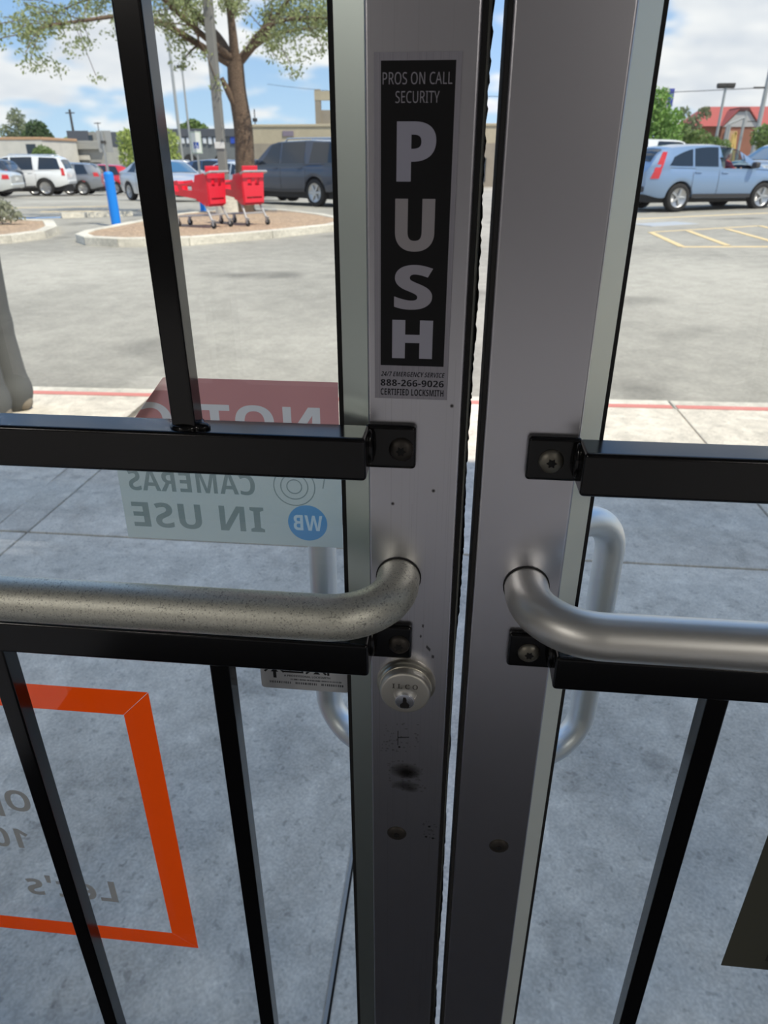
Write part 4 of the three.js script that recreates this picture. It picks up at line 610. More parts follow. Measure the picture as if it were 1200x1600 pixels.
// ------------------------------------------------------------------ red plastic shopping carts
const cartRed = phys({ color: C(0.72, 0.012, 0.035), roughness: 0.38, clearcoat: 0.4 }), cartGrey = flat(0.42, 0.42, 0.43, 0.5, 0.3);
function makeCart() {
  const o = group('shopping_cart');
  const side = poly([[-0.46, 0.42], [-0.36, 0.40], [-0.14, 0.53], [0.46, 0.60], [0.52, 0.84], [0.30, 0.86], [0.26, 0.80], [-0.14, 0.84], [-0.18, 0.96], [-0.48, 1.0]], [[[-0.06, 0.68], [0.20, 0.70], [0.20, 0.76], [-0.06, 0.77]], [[0.30, 0.66], [0.42, 0.67], [0.44, 0.77], [0.32, 0.77]]]);
  for (const s of [-1, 1]) { const g = extr(side, 0.022, 0.006); g.translate(0, 0, -0.005); const p = g.attributes.position; for (let i = 0; i < p.count; i++) p.setZ(i, p.getZ(i) + s * (0.27 - 0.07 * clamp((p.getX(i) + 0.46) / 1.0) + 0.05 * (p.getY(i) - 0.7))); g.computeVertexNormals(); mesh('side_panel', g, cartRed, o); }
  const rear = poly([[-0.25, 0.44], [0.25, 0.44], [0.285, 0.99], [-0.285, 0.99]], [[[-0.15, 0.76], [-0.05, 0.76], [-0.05, 0.90], [-0.16, 0.90]], [[0.05, 0.76], [0.15, 0.76], [0.16, 0.90], [0.05, 0.90]], [[-0.2, 0.52], [0.2, 0.52], [0.2, 0.55], [-0.2, 0.55]]]);
  mesh('rear_gate', at(extr(rear, 0.022, 0.006), -0.48, 0, 0, 0, Math.PI / 2), cartRed, o); mesh('seat_flap', rbox(0.02, 0.30, 0.44, 0.008, -0.34, 0.78, 0, 0, -0.35), cartRed, o);
  mesh('front_panel', rbox(0.024, 0.25, 0.40, 0.01, 0.49, 0.72, 0, 0, -0.24), cartRed, o);
  mesh('basket_floor', [rbox(0.62, 0.018, 0.40, 0.008, 0.16, 0.575, 0, 0, 0.11), rbox(0.34, 0.018, 0.48, 0.008, -0.28, 0.46, 0, 0, 0.35)], cartRed, o);
  mesh('seat_back', rbox(0.03, 0.12, 0.40, 0.012, -0.40, 1.06, 0, 0, 0.1), cartRed, o);
  mesh('handle', tube(fillet([V(-0.46, 0.98, -0.30), V(-0.58, 1.02, -0.30), V(-0.58, 1.02, 0.30), V(-0.46, 0.98, 0.30)], 0.03, 5), 0.020, 10), cartGrey, o);
  for (const s of [-1, 1]) mesh('frame_leg', tube(fillet([V(-0.34, 0.50, s * 0.24), V(-0.36, 0.40, s * 0.24), V(-0.50, 0.14, s * 0.27), V(-0.54, 0.12, s * 0.27)], 0.05, 4), 0.022, 8), cartGrey, o);
  mesh('lower_tray', [tube(fillet([V(-0.44, 0.24, -0.24), V(0.46, 0.19, -0.17), V(0.46, 0.19, 0.17), V(-0.44, 0.24, 0.24)], 0.05, 4), 0.014, 8), ...[-0.12, -0.04, 0.04, 0.12].map((z) => tube([V(-0.42, 0.235, z), V(0.45, 0.19, z)], 0.006, 6)), rbox(0.05, 0.03, 0.48, 0.01, -0.42, 0.24, 0)], cartGrey, o);
  for (const [x, z] of [[-0.53, -0.27], [-0.53, 0.27], [0.44, -0.18], [0.44, 0.18]]) { const c = mesh('caster', cyl(0.06, 0.06, 0.03, 18, x, 0.06, z, Math.PI / 2), carM.dark, o); mesh('fork', [rbox(0.05, 0.10, 0.008, 0.003, x, 0.10, z + 0.022), rbox(0.05, 0.10, 0.008, 0.003, x, 0.10, z - 0.022), rbox(0.05, 0.02, 0.05, 0.004, x, 0.155, z)], cartGrey, c); }
  return o;
}
{
  const a = makeCart(); a.position.set(-5.30, 0.078, -14.62); a.rotation.y = R(160); tag(a, 'left one of the two red plastic shopping carts on the island', 'shopping cart', 'red shopping carts on the island');
  const b = a.clone(); b.name = numbered('shopping_cart'); b.position.set(-4.66, 0.078, -15.30); b.rotation.set(0, R(146), 0); b.userData = { ...a.userData }; tag(b, 'right one of the two red plastic shopping carts, nearest the trunk', 'shopping cart', 'red shopping carts on the island'); scene.add(b);
}

// ------------------------------------------------------------------ trees, shrubs
function leaves(blobs, n, size, flatness = 0.5) { // blobs: [x, y, z, rx, ry, rz]
  const P = [], N = [], I = [], vol = blobs.map((b) => Math.cbrt(b[3] * b[4] * b[5]) ** 2), tot = vol.reduce((a, b) => a + b, 0);
  blobs.forEach((b, bi) => { const m = Math.round(n * vol[bi] / tot); for (let i = 0; i < m; i++) {
    const d = V(rr(-1, 1), rr(-1, 1), rr(-1, 1)); if (d.length() > 1) { i--; continue; } d.normalize().multiplyScalar(Math.pow(rnd(), flatness));
    const c = V(b[0] + d.x * b[3], b[1] + d.y * b[4], b[2] + d.z * b[5]), nn = V(rr(-1, 1), rr(-0.4, 1), rr(-1, 1)).normalize(), t = V(rr(-1, 1), rr(-1, 1), rr(-1, 1)).cross(nn).normalize(), u = nn.clone().cross(t), s = size * rr(0.6, 1.3), k = P.length / 3;
    for (const [a, e] of [[-1, 0], [0, -0.45], [1, 0], [0, 0.45]]) { P.push(c.x + (t.x * a + u.x * e) * s, c.y + (t.y * a + u.y * e) * s, c.z + (t.z * a + u.z * e) * s); N.push(nn.x, nn.y, nn.z); } I.push(k, k + 1, k + 2, k, k + 2, k + 3);
  } });
  const g = new THREE.BufferGeometry(); g.setAttribute('position', new THREE.Float32BufferAttribute(P, 3)); g.setAttribute('normal', new THREE.Float32BufferAttribute(N, 3)); g.setIndex(I); return g;
}
const leafMat = (r, g, b) => phys({ color: C(r, g, b), roughness: 0.9, transmission: 0.4, thickness: 0, side: THREE.DoubleSide });
const leafM = { near: leafMat(0.27, 0.32, 0.13), dark: leafMat(0.06, 0.12, 0.035), mid: leafMat(0.16, 0.25, 0.06), yellow: leafMat(0.34, 0.42, 0.10), bright: leafMat(0.20, 0.36, 0.07), grey: leafMat(0.20, 0.24, 0.13), sage: leafMat(0.30, 0.32, 0.22) };
const stuff = (o) => { o.userData.kind = 'stuff'; return o; };
const curve = (pts, n) => new THREE.CatmullRomCurve3(pts).getPoints(n);
seed = 101;
{ // the shade tree on the island
  const bx = -5.85, by = 0.07, bz = -19.42, t = group('tree', [bx, by, bz]); tag(t, 'shade tree with a thick leaning trunk on the gravel island behind the carts', 'tree');
  const L = (x, y, z = 0) => V(x - bx, y - by, z);
  mesh('trunk', [tube(curve([L(-5.80, 0.0), L(-5.68, 0.9, 0.02), L(-5.63, 2.0, 0), L(-5.70, 2.8, 0), L(-5.70, 3.45, 0)], 22), [0.27, 0.20], 14), tube(curve([L(-5.80, -0.02), L(-5.78, 0.25)], 4), [0.36, 0.26], 14), tube(curve([L(-5.72, 2.45, 0.1), L(-5.92, 2.9, 0.2), L(-6.0, 3.1, 0.25)], 6), [0.10, 0.05], 8)], M.bark, t);
  const tips = [], grow = (pts, r0, r1, kids, depth) => {
    const c = curve(pts, 14); mesh('branch', tube(c, [r0, r1], 8), M.bark, t);
    const twigs = []; for (let i = 0; i < kids; i++) { const k = 4 + Math.floor(rnd() * 11), p = c[Math.min(k, 14)], d = c[Math.min(k, 14)].clone().sub(c[Math.min(k, 14) - 1]).normalize(), e = V(rr(-1, 1), rr(-0.55, 0.9), rr(-1, 1)).normalize().add(d.multiplyScalar(0.7)).normalize(), l = rr(0.6, 1.35), q = p.clone().addScaledVector(e, l * 0.55), z = p.clone().addScaledVector(e, l).add(V(0, -0.12 * l, 0)); twigs.push(tube(curve([p, q, z], 5), [r1 * 0.7, 0.008], 5)); tips.push(z, q); }
    tips.push(...c.slice(7)); if (twigs.length) mesh('twig', twigs, M.bark, t);
  };
  grow([L(-5.72, 3.35), L(-6.2, 3.62, 0.3), L(-6.75, 3.95, 0.6), L(-7.3, 4.2, 0.8), L(-8.1, 4.28, 1.0)], 0.10, 0.045, 9);
  grow([L(-8.0, 4.28, 1.0), L(-8.6, 4.10, 1.6), L(-9.1, 3.95, 2.1), L(-9.6, 3.75, 2.5)], 0.045, 0.015, 10);
  grow([L(-5.75, 3.4), L(-6.1, 3.95, -0.2), L(-6.6, 4.4, -0.4), L(-7.3, 5.0, -0.6), L(-8.2, 5.6, -0.7)], 0.12, 0.03, 12);
  grow([L(-5.7, 3.45), L(-5.68, 4.2, 0.1), L(-5.72, 5.0, 0.2), L(-5.9, 6.2, 0.2)], 0.13, 0.03, 14);
  grow([L(-5.66, 3.4), L(-5.3, 3.75, -0.1), L(-4.8, 4.2, -0.2), L(-4.2, 4.9, -0.2), L(-3.6, 5.8, -0.3)], 0.12, 0.03, 14);
  grow([L(-5.5, 3.55), L(-4.7, 4.08, 0.6), L(-3.9, 4.15, 1.0), L(-3.0, 4.1, 1.3)], 0.07, 0.02, 12);
  grow([L(-5.6, 3.5), L(-5.2, 4.0, -0.9), L(-4.8, 4.3, -1.8), L(-4.0, 4.5, -2.6)], 0.09, 0.02, 10);
  grow([L(-5.75, 3.5), L(-6.3, 4.0, 1.0), L(-6.9, 4.6, 1.9), L(-7.8, 5.0, 2.4)], 0.09, 0.02, 12);
  grow([L(-7.2, 4.95, -0.6), L(-8.4, 4.9, -0.5), L(-9.4, 4.8, -0.3), L(-10.3, 4.5, -0.2)], 0.04, 0.012, 12);
  const blobs = tips.map((p) => [p.x, p.y - 0.05, p.z, rr(0.16, 0.42), rr(0.12, 0.28), rr(0.16, 0.42)]);
  for (const [x, y, z, r] of [[-10.1, 3.45, 1.2, 0.42], [-9.7, 3.2, 1.2, 0.3], [-9.25, 3.65, 1.1, 0.4], [-10.9, 3.9, 1.1, 0.3], [-6.75, 3.6, 0.9, 0.28], [-6.65, 3.35, 1.0, 0.2], [-4.1, 3.3, 1.0, 0.4], [-3.6, 3.5, 1.1, 0.35], [-4.6, 3.7, 0.8, 0.45], [-3.2, 3.8, 1.2, 0.5], [-3.95, 3.05, 1.0, 0.2], [-3.4, 4.4, 0.8, 0.6]]) blobs.push([x - bx, y - by, z, r, r * 0.7, r]);
  stuff(mesh('foliage', leaves(blobs, 14500, 0.046), leafM.near, t));
}
function tree(name, label, x, z, base, trunkH, blobs, n, size, mat, trunkR = 0.16, grp) { // blobs relative to the foot
  const t = group(name, [x, base, z]); tag(t, label, name === 'tree' ? 'tree' : 'shrub', grp);
  const top = blobs.reduce((a, b) => (b[1] > a[1] ? b : a));
  const st = [tube(curve([V(0, -0.1, 0), V(rr(-0.1, 0.1), trunkH * 0.5, 0), V(top[0] * 0.4, trunkH, top[2] * 0.4)], 6), [trunkR, trunkR * 0.5], 8)]; for (const b of blobs) st.push(tube(curve([V(top[0] * 0.2, trunkH * 0.6, 0), V(b[0] * 0.6, lerp(trunkH, b[1], 0.6), b[2] * 0.6), V(b[0], b[1], b[2])], 5), [trunkR * 0.5, trunkR * 0.12], 6));
  mesh(name === 'tree' ? 'trunk' : 'stems', st, M.bark, t); stuff(mesh('foliage', leaves(blobs, n, size, 0.4), mat, t)); return t;
}
const far = (n, w, h, y0, spread = 0.5) => [...Array(n)].map(() => [rr(-w, w), rr(y0, h), rr(-w, w) * 0.6, rr(0.5, 1) * w * spread, rr(0.4, 0.8) * w * spread, rr(0.5, 1) * w * spread]);
tree('tree', 'tall thin loose-crowned tree behind the white building at far left', -49.4, -83.2, -1.2, 4.3, [[-1.2, 5.2, 0, 0.9, 0.9, 0.9], [0.1, 6.6, 0, 1.0, 1.0, 1], [0.9, 5.4, 0.4, 0.9, 0.8, 0.9], [-0.2, 4.4, 0.3, 1.3, 0.9, 1], [1.6, 4.3, 0, 0.8, 0.6, 0.8]], 1300, 0.20, leafM.grey);
tree('tree', 'dense dark green round tree beside the tall thin one at far left', -44.9, -79.2, -1.2, 3.0, [[0, 5.3, 0, 1.1, 1.0, 1.1], [0.8, 4.6, 0.3, 1.0, 0.9, 1], [-0.7, 4.5, 0.2, 1.0, 0.9, 1], [0, 3.9, 0.5, 1.4, 0.9, 1.1]], 3600, 0.20, leafM.dark);
tree('tree', 'light green low tree above the pale wall right of the dark tree', -45.2, -89, -1.2, 3.0, [[0, 4.5, 0, 1.0, 0.7, 0.8], [1.4, 4.6, 0, 0.8, 0.9, 0.8], [-1.4, 4.3, 0, 0.9, 0.7, 0.8], [2.5, 4.0, 0, 0.9, 0.6, 0.8]], 1800, 0.20, leafM.mid);
tree('tree', 'yellow green round tree half behind the upper grille bar', -24.4, -58.5, -1.0, 2.2, [[-1.4, 3.6, 0, 1.1, 0.9, 1], [0.2, 4.0, 0, 1.2, 0.9, 1], [1.5, 3.6, 0, 1.0, 0.9, 1], [-1.3, 2.6, 0.2, 1.2, 0.9, 1], [0.3, 2.7, 0.3, 1.4, 1.0, 1], [1.6, 2.5, 0.2, 0.9, 0.9, 1]], 3600, 0.16, leafM.yellow);
tree('shrub', 'rounded olive shrub before the pale wall at far left', -33.9, -60, -1.1, 1.0, [[0, 3.0, 0, 0.7, 0.5, 0.6], [-0.5, 2.8, 0, 0.5, 0.45, 0.5], [0.5, 2.8, 0, 0.5, 0.45, 0.5], [0, 2.2, 0, 0.7, 0.6, 0.6]], 1400, 0.12, leafM.mid, 0.08);
tree('tree', 'small distant green tree over the roof of the dark fronted store', -38.7, -110, -1.2, 5.0, [[0, 7.0, 0, 1.2, 0.7, 1], [-1.2, 6.6, 0, 0.9, 0.6, 0.9], [1.2, 6.5, 0, 1.0, 0.6, 0.9]], 1400, 0.26, leafM.mid);
tree('tree', 'bright green leafy tree at the right door edge behind the pale blue SUV', 10.2, -44, -0.3, 1.8, [[-0.2, 4.4, 0, 0.9, 0.7, 0.8], [-0.5, 3.6, 0.2, 1.1, 0.8, 0.9], [0.6, 3.4, 0.2, 0.9, 0.8, 0.8], [0.2, 2.7, 0.3, 1.3, 0.7, 0.9], [-0.9, 2.6, 0, 0.9, 0.8, 0.8]], 3400, 0.13, leafM.bright);
tree('shrub', 'green bushes between the bright tree and the brick building', 12.9, -45.5, -0.35, 0.8, [[-0.9, 2.9, 0, 0.7, 0.6, 0.6], [0, 2.6, 0.1, 0.8, 0.6, 0.6], [0.9, 2.3, 0, 0.7, 0.55, 0.6], [1.4, 2.2, 0.1, 0.55, 0.5, 0.5], [-0.6, 2.0, 0.2, 0.9, 0.6, 0.6], [0.6, 1.9, 0.2, 0.8, 0.6, 0.6]], 3000, 0.12, leafM.mid, 0.07);
tree('tree', 'sparse pale tree left of the red roof', 19.2, -70, -1.1, 3.6, [[-0.9, 5.9, 0, 0.6, 0.6, 0.5], [0.2, 5.3, 0, 0.7, 0.6, 0.5], [0.9, 6.0, 0, 0.6, 0.5, 0.5], [-0.2, 4.6, 0, 0.8, 0.6, 0.5]], 420, 0.20, leafM.grey, 0.10);
tree('shrub', 'green shrub in front of the brick building at the right edge', 16.6, -46, -0.4, 0.8, [[0, 2.9, 0, 0.7, 0.6, 0.6], [0.5, 2.4, 0, 0.8, 0.6, 0.6]], 1100, 0.12, leafM.mid, 0.07);
tree('shrub', 'wispy sage shrub on the left gravel island', -9.75, -14.85, 0.07, 0.2, [[-0.15, 0.38, 0, 0.30, 0.20, 0.26], [0.15, 0.30, 0.05, 0.26, 0.16, 0.2], [0.42, 0.18, 0.05, 0.14, 0.10, 0.14], [-0.5, 0.34, 0, 0.3, 0.2, 0.2], [0, 0.16, 0.1, 0.5, 0.12, 0.25]], 900, 0.045, leafM.sage, 0.015);

// ------------------------------------------------------------------ posts, signs, poles and wires
{
  const b = group('bollard', [-7.82, 0.07, -16.09]); tag(b, 'bright blue bollard post with a parking sign seen from behind', 'bollard'); const blue = flat(0.004, 0.23, 0.78, 0.5);
  mesh('blue_sleeve', at(new THREE.LatheGeometry([[0.105, -0.25], [0.105, 0.94], [0.09, 0.985], [0.05, 1.0], [0, 1.0]].map(([a, c]) => new THREE.Vector2(a, c)), 28)), blue, b);
  mesh('sign_post', rbox(0.05, 0.85, 0.04, 0.006, 0, 1.36, 0), M.galv, b); mesh('sign_panel', at(extr(poly([[-0.15, 0], [0.15, 0], [0.15, 0.42], [-0.15, 0.42]]), 0.012, 0.003), 0.02, 1.38, -0.04, 0, 0.25), M.galv, b, 'bare grey back of the sign'); mesh('clamp', rbox(0.10, 0.05, 0.07, 0.008, 0, 1.58, 0.0), M.darkSteel, b);
  const p = group('parking_sign', [-6.86, 0.07, -19.32]); tag(p, 'white accessible parking sign with a blue symbol on a post left of the trunk', 'sign');
  mesh('sign_post', rbox(0.05, 1.9, 0.04, 0.006, 0, 0.95, 0), M.galv, p); mesh('blue_sleeve', cyl(0.085, 0.085, 0.95, 22, 0, 0.42, 0), blue, p);
  const tex = canvas(300, 520, (x, W, H) => { x.fillStyle = '#e9eee9'; x.fillRect(0, 0, W, H); x.strokeStyle = '#3f8f60'; x.lineWidth = 10; x.strokeRect(14, 14, W - 28, H - 28); x.fillStyle = '#1c4fae'; x.fillRect(80, 250, 140, 150); x.strokeStyle = '#ffffff'; x.lineWidth = 12; x.beginPath(); x.arc(145, 352, 34, 0.2, 5); x.stroke(); x.beginPath(); x.moveTo(140, 286); x.lineTo(144, 336); x.lineTo(180, 338); x.lineTo(194, 372); x.stroke(); x.beginPath(); x.arc(139, 274, 10, 0, 7); x.fillStyle = '#fff'; x.fill(); });
  const g = rbox(0.29, 0.50, 0.012, 0.004, 0, 1.63, 0.03), q = g.attributes.position; for (let i = 0; i < q.count; i++) g.attributes.uv.setXY(i, q.getX(i) / 0.29 + 0.5, (q.getY(i) - 1.38) / 0.50); mesh('sign_panel', g, std({ map: tex, roughness: 0.6 }), p);
  const w = group('wheel_stop', [-9.62, -0.05, -18.86], R(37)); tag(w, 'pale concrete wheel stop behind the blue bollard', 'wheel stop');
  for (const x of [-0.62, 0, 0.62]) mesh('stop_segment', at(extr(poly([[-0.11, 0], [0.11, 0], [0.08, 0.13], [-0.08, 0.13]]), 0.56, 0.015), x - 0.265, 0.002, 0, 0, Math.PI / 2), M.curb, w);
}
function pole(name, label, cat, x, z, y0, h, r0, r1, mat, extra) { const o = group(name, [x, y0, z]); tag(o, label, cat); mesh('pole', cyl(r1, r0, h, 14, 0, h / 2, 0), mat, o); if (extra) extra(o); return o; }
{
  const o = group('lamp_post', [-5.93, 0.07, -18.41]); tag(o, 'dark square lamp post left of the tree trunk with a small white plate', 'lamp post');
  mesh('pole', rbox(0.20, 8.2, 0.20, 0.02, 0, 4.1, 0), M.greyPaint, o); mesh('post_base', cyl(0.27, 0.29, 0.5, 24, 0, 0.2, 0), M.curb, o); mesh('plate', rbox(0.25, 0.14, 0.02, 0.006, 0, 1.55, 0.115), carM.plate, o, 'small white plate'); mesh('lamp_head', [rbox(0.9, 0.16, 0.36, 0.04, -0.55, 8.2, 0), rbox(0.9, 0.16, 0.36, 0.04, 0.55, 8.2, 0)], M.greyPaint, o);
}
const head = (y, w, n = 2) => (o) => { mesh('cross_arm', rbox(w, 0.08, 0.10, 0.02, 0, y, 0), M.darkSteel, o); for (const s of n === 2 ? [-1, 1] : [0]) mesh('lamp_head', rbox(w * 0.5, 0.20, 0.34, 0.03, s * w * 0.252, y + 0.12, 0), M.darkSteel, o); };
pole('lamp_post', 'tall thin grey lamp pole just right of the upper grille bar', 'lamp post', -22.36, -60, -1.1, 13.2, 0.14, 0.09, M.galv, head(13.2, 1.3));
pole('lamp_post', 'shorter thin lamp pole with a small top bar beyond the tall thin one', 'lamp post', -28.7, -80, -1.2, 10.8, 0.13, 0.09, M.galv, head(10.8, 1.0));
pole('lamp_post', 'lamp pole with a wide dark double head above the red roof', 'lamp post', 14.70, -48, -0.5, 5.5, 0.10, 0.07, M.galv, (o) => { head(5.5, 0.95)(o); mesh('cross_arm', rbox(0.42, 0.04, 0.04, 0.01, 0, 3.55, 0), M.darkSteel, o); });
const up1 = pole('utility_pole', 'tall grey utility pole at the right edge over the brick building', 'utility pole', 21.15, -60, -1.1, 9.5, 0.20, 0.13, M.galv, (o) => { mesh('cross_arm', rbox(1.8, 0.12, 0.10, 0.02, 0, 7.0, 0), M.darkSteel, o); mesh('cross_arm', rbox(0.9, 0.06, 0.06, 0.01, -0.4, 4.9, 0), M.darkSteel, o); });
pole('utility_pole', 'distant utility pole above the grey building', 'utility pole', -50.6, -98, -1.2, 8.3, 0.20, 0.14, M.darkSteel, (o) => mesh('cross_arm', rbox(1.2, 0.12, 0.12, 0.02, 0, 7.9, 0), M.darkSteel, o));
pole('utility_pole', 'distant thin mast over the tan building right of the trunk', 'mast', -26.41, -98, -1.2, 8.2, 0.12, 0.06, M.darkSteel, (o) => mesh('cross_arm', rbox(0.6, 0.4, 0.1, 0.02, 0, 7.0, 0), M.darkSteel, o));
pole('antenna', 'small roof antenna on the grey building', 'antenna', -38.75, -80.5, 3.86, 1.0, 0.05, 0.04, M.darkSteel, (o) => mesh('cross_bar', rbox(0.75, 0.08, 0.05, 0.01, 0, 0.92, 0), M.darkSteel, o));
{
  const o = group('gate_frame', [19.1, -1.1, -60.5]); tag(o, 'grey pipe gate frame with a slanted top before the brick building', 'frame');
  for (const [x, h] of [[0.05, 4.65], [0.2, 4.7], [1.15, 5.15]]) mesh('upright', cyl(0.10, 0.10, h, 10, x, h / 2, 0), M.galv, o); mesh('top_rail', tube(fillet([V(0.05, 4.55, 0), V(0.10, 4.75, 0), V(1.2, 5.2, 0), V(1.15, 5.6, 0)], 0.1, 4), 0.07, 8), M.galv, o);
  const a = group('barricade', [19.0, -1.05, -58]); tag(a, 'yellow A-shaped wooden trestle before the brick wall', 'trestle'); const yl = flat(0.60, 0.42, 0.14, 0.8);
  for (const s of [-1, 1]) mesh('trestle_leg', rbox(0.16, 4.2, 0.10, 0.02, s * 0.22, 2.05, 0, 0, s * 0.10), yl, a); mesh('brace', rbox(0.5, 0.12, 0.06, 0.02, 0, 2.9, 0), yl, a); mesh('board', rbox(0.16, 4.0, 0.10, 0.02, -0.05, 2.0, -0.3, 0, 0), yl, a);
  const s = group('pylon_sign', [25.4, -1.2, -106]); tag(s, 'distant red and blue pylon sign above the bright green tree', 'sign');
  mesh('pole', cyl(0.2, 0.22, 9.2, 12, 0, 4.6, 0), M.galv, s); mesh('red_panel', rbox(0.72, 1.7, 0.3, 0.03, -0.36, 9.45, 0, 0, -0.05), flat(0.45, 0.16, 0.16, 0.6), s); mesh('blue_panel', rbox(0.72, 2.0, 0.3, 0.03, 0.38, 9.6, 0), flat(0.06, 0.08, 0.35, 0.6), s); mesh('white_cap', rbox(0.7, 0.6, 0.3, 0.03, -0.95, 9.0, 0), flat(0.6, 0.6, 0.58, 0.6), s);
  for (const [i, [a2, b2, la]] of [[[21.15, 5.9, -60], [-30, 11.5, -120], 'upper thin power wire crossing the sky at right'], [[21.95, 5.9, -60], [60, 7, -62], 'short thin power wire leaving the right utility pole']].entries()) {
    const p = []; for (let k = 0; k <= 16; k++) { const t = k / 16; p.push(V(lerp(a2[0], b2[0], t), lerp(a2[1], b2[1], t) - 1.0 * 4 * t * (1 - t) * (i ? 0.5 : 1), lerp(a2[2], b2[2], t))); } tag(mesh('power_wire', tube(p, 0.025, 5), M.darkSteel), la, 'wire');
  }
}

// ------------------------------------------------------------------ buildings beyond the lot
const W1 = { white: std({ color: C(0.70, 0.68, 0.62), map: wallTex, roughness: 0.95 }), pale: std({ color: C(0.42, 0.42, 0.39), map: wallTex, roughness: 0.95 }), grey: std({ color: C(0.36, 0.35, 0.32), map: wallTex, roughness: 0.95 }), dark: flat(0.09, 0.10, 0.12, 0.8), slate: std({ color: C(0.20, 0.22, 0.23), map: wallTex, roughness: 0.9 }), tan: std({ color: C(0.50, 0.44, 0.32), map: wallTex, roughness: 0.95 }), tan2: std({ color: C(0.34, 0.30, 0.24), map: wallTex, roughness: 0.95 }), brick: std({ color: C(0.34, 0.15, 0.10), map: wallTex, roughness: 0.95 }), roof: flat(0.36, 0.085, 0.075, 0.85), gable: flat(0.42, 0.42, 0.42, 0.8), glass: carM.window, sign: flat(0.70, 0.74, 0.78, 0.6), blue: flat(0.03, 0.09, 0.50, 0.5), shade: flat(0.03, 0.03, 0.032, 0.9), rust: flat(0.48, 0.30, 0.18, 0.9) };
function building(label, x, z, y = -1.2) { const o = group('building', [x, y, z]); return tag(o, label, 'building'); }
{
  const a = building('low white building at far left with a small dark upper window', -39.5, -67);
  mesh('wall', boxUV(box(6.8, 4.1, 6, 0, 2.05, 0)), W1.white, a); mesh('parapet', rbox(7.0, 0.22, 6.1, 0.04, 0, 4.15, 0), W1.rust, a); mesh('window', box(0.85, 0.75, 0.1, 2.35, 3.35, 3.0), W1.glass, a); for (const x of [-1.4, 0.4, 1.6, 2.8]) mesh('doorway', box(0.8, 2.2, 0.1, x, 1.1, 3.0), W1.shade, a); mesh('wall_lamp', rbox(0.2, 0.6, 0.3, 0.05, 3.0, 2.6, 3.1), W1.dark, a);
  const b = building('long pale grey shop row with a sloping front behind the white SUV', -37.4, -73);
  mesh('wall', boxUV(box(9, 3.6, 5, -0.8, 1.8, 0)), W1.pale, b); mesh('parapet', rbox(9.1, 0.7, 0.5, 0.04, -0.8, 3.75, 2.6), W1.pale, b); for (const x of [-3.4, -1.4, 0.6, 2.4]) mesh('shop_window', box(1.5, 1.8, 0.1, x, 1.4, 2.5), W1.glass, b); mesh('shop_sign', rbox(1.6, 0.4, 0.12, 0.03, 1.4, 2.7, 2.6), W1.white, b);
  const c = building('taller grey building with a dark window and a round emblem over a lettered plate', -36.2, -79);
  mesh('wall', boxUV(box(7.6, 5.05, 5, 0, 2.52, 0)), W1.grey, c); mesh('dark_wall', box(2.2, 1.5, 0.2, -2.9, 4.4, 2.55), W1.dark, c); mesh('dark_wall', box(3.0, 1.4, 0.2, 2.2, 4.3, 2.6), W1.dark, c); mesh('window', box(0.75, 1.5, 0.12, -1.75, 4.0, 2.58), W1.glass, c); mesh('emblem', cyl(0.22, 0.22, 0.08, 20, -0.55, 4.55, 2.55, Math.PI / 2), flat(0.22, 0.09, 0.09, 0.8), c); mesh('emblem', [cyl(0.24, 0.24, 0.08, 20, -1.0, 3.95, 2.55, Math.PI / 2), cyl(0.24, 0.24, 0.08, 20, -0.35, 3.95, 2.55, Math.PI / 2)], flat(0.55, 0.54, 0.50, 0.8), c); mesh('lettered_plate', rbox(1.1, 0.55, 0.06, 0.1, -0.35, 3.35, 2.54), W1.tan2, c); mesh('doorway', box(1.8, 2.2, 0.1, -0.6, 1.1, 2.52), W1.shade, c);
  const d = building('dark fronted store with white sign letters, a blue sign and arches', -29.9, -92);
  mesh('wall', boxUV(box(12.6, 5.2, 5, 0, 2.6, -0.6)), W1.slate, d); mesh('fascia', rbox(12.8, 0.85, 0.5, 0.05, 0, 5.35, 1.9), W1.dark, d);
  for (let i = 0; i < 9; i++) mesh('sign_letter', rbox(0.42, i % 3 ? 0.62 : 0.78, 0.12, 0.03, -3.9 + i * 0.66, 4.55, 2.0), W1.sign, d); mesh('blue_sign', rbox(1.35, 0.95, 0.12, 0.04, 3.2, 4.7, 2.0), W1.blue, d); mesh('sign_mark', rbox(0.7, 0.4, 0.05, 0.02, 3.4, 4.5, 2.08), W1.sign, d);
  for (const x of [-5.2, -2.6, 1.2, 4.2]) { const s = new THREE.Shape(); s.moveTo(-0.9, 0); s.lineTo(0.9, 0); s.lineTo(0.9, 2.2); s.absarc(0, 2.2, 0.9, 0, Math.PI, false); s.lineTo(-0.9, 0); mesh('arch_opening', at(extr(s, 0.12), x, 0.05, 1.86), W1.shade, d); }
  const e = building('wide tan store building with a square open tower on its roof', -13, -83);
  mesh('wall', boxUV(box(27, 4.9, 8, 4.5, 3.15, 0)), W1.tan, e); mesh('parapet', rbox(27.2, 0.25, 8.2, 0.05, 4.5, 5.62, 0), W1.tan, e); mesh('lower_band', boxUV(box(26.9, 4.0, 0.6, 4.5, 2.0, 3.9)), W1.tan2, e); mesh('plaque', rbox(1.15, 0.5, 0.1, 0.03, -4.95, 4.9, 4.05), flat(0.20, 0.17, 0.22, 0.7), e);
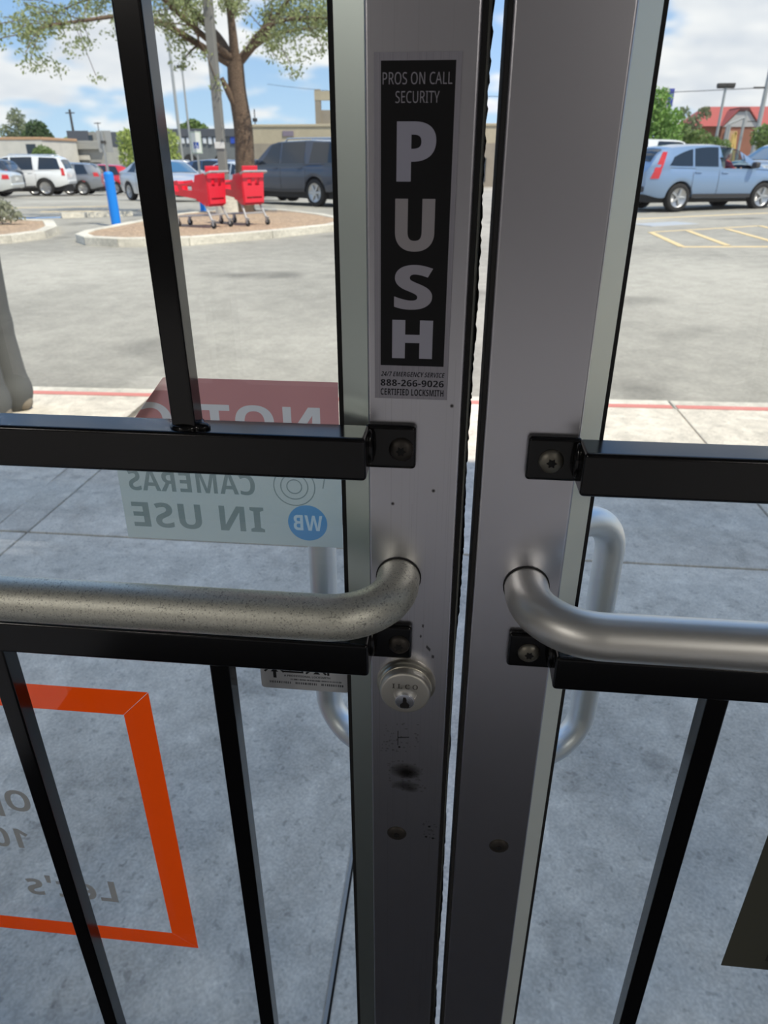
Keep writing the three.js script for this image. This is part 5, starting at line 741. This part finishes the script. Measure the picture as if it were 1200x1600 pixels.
  for (const x of [-1.9, 0.1]) mesh('tower_post', boxUV(box(0.55, 3.2, 0.55, x, 7.2, 3.2)), W1.tan2, e); mesh('tower_beam', boxUV(box(2.6, 0.8, 0.6, -0.9, 8.25, 3.2)), W1.tan, e); mesh('tower_wall', boxUV(box(2.2, 1.4, 0.5, -0.85, 6.3, 3.1)), W1.tan2, e);
  for (const x of [-6, -2, 2, 6, 10, 14]) mesh('shop_window', box(2.4, 2.2, 0.1, x, 1.6, 4.22), W1.glass, e);
  const f = building('brick building with a red shingled roof and a pale gable at right', 25.6, -79.5);
  mesh('wall', boxUV(box(10.6, 5.3, 6, 0.9, 2.65, 0)), W1.brick, f);
  const rg = extr(poly([[-3.5, 0], [3.5, 0], [0, 1.75]]), 12.0, 0.03); rg.rotateY(Math.PI / 2); const rp = rg.attributes.position; for (let i = 0; i < rp.count; i++) if (rp.getX(i) < 2) rp.setX(i, rp.getX(i) + rp.getY(i) / 1.75 * 1.9); rg.translate(-4.9, 5.3, 0); rg.computeVertexNormals(); mesh('roof', rg, W1.roof, f);
  mesh('gable_wall', at(extr(poly([[-1.6, 0], [1.6, 0], [1.6, 5.25], [0.42, 6.55], [-0.42, 6.5], [-1.6, 5.25]]), 0.4, 0.02), -0.5, 0.02, 3.4), W1.brick, f); mesh('gable_siding', at(extr(poly([[-1.58, 5.2], [1.58, 5.2], [0.42, 6.5], [-0.42, 6.45]]), 0.12, 0.02), -0.5, 0.02, 3.76), W1.gable, f);
  for (const q of [-1, 1]) mesh('gable_roof', rbox(1.85, 0.10, 3.4, 0.03, -0.5 + q * 1.08, 5.95, 2.3, 0, -q * 0.84), W1.roof, f); mesh('ridge_cap', rbox(0.95, 0.34, 3.0, 0.08, -0.5, 6.62, 2.5), flat(0.10, 0.035, 0.035, 0.8), f);
  mesh('panel_door', box(1.0, 3.0, 0.1, -1.3, 3.4, 3.86), W1.rust, f); mesh('window', box(0.7, 1.5, 0.1, 2.2, 3.6, 3.05), W1.glass, f); mesh('window', box(0.7, 1.5, 0.1, 4.0, 3.6, 3.05), W1.glass, f);
}

const renderer = new THREE.WebGLRenderer();
renderer.shadowMap.enabled = true;
renderer.toneMapping = THREE.LinearToneMapping;
renderer.toneMappingExposure = EXPOSURE;
renderer.render(scene, camera);
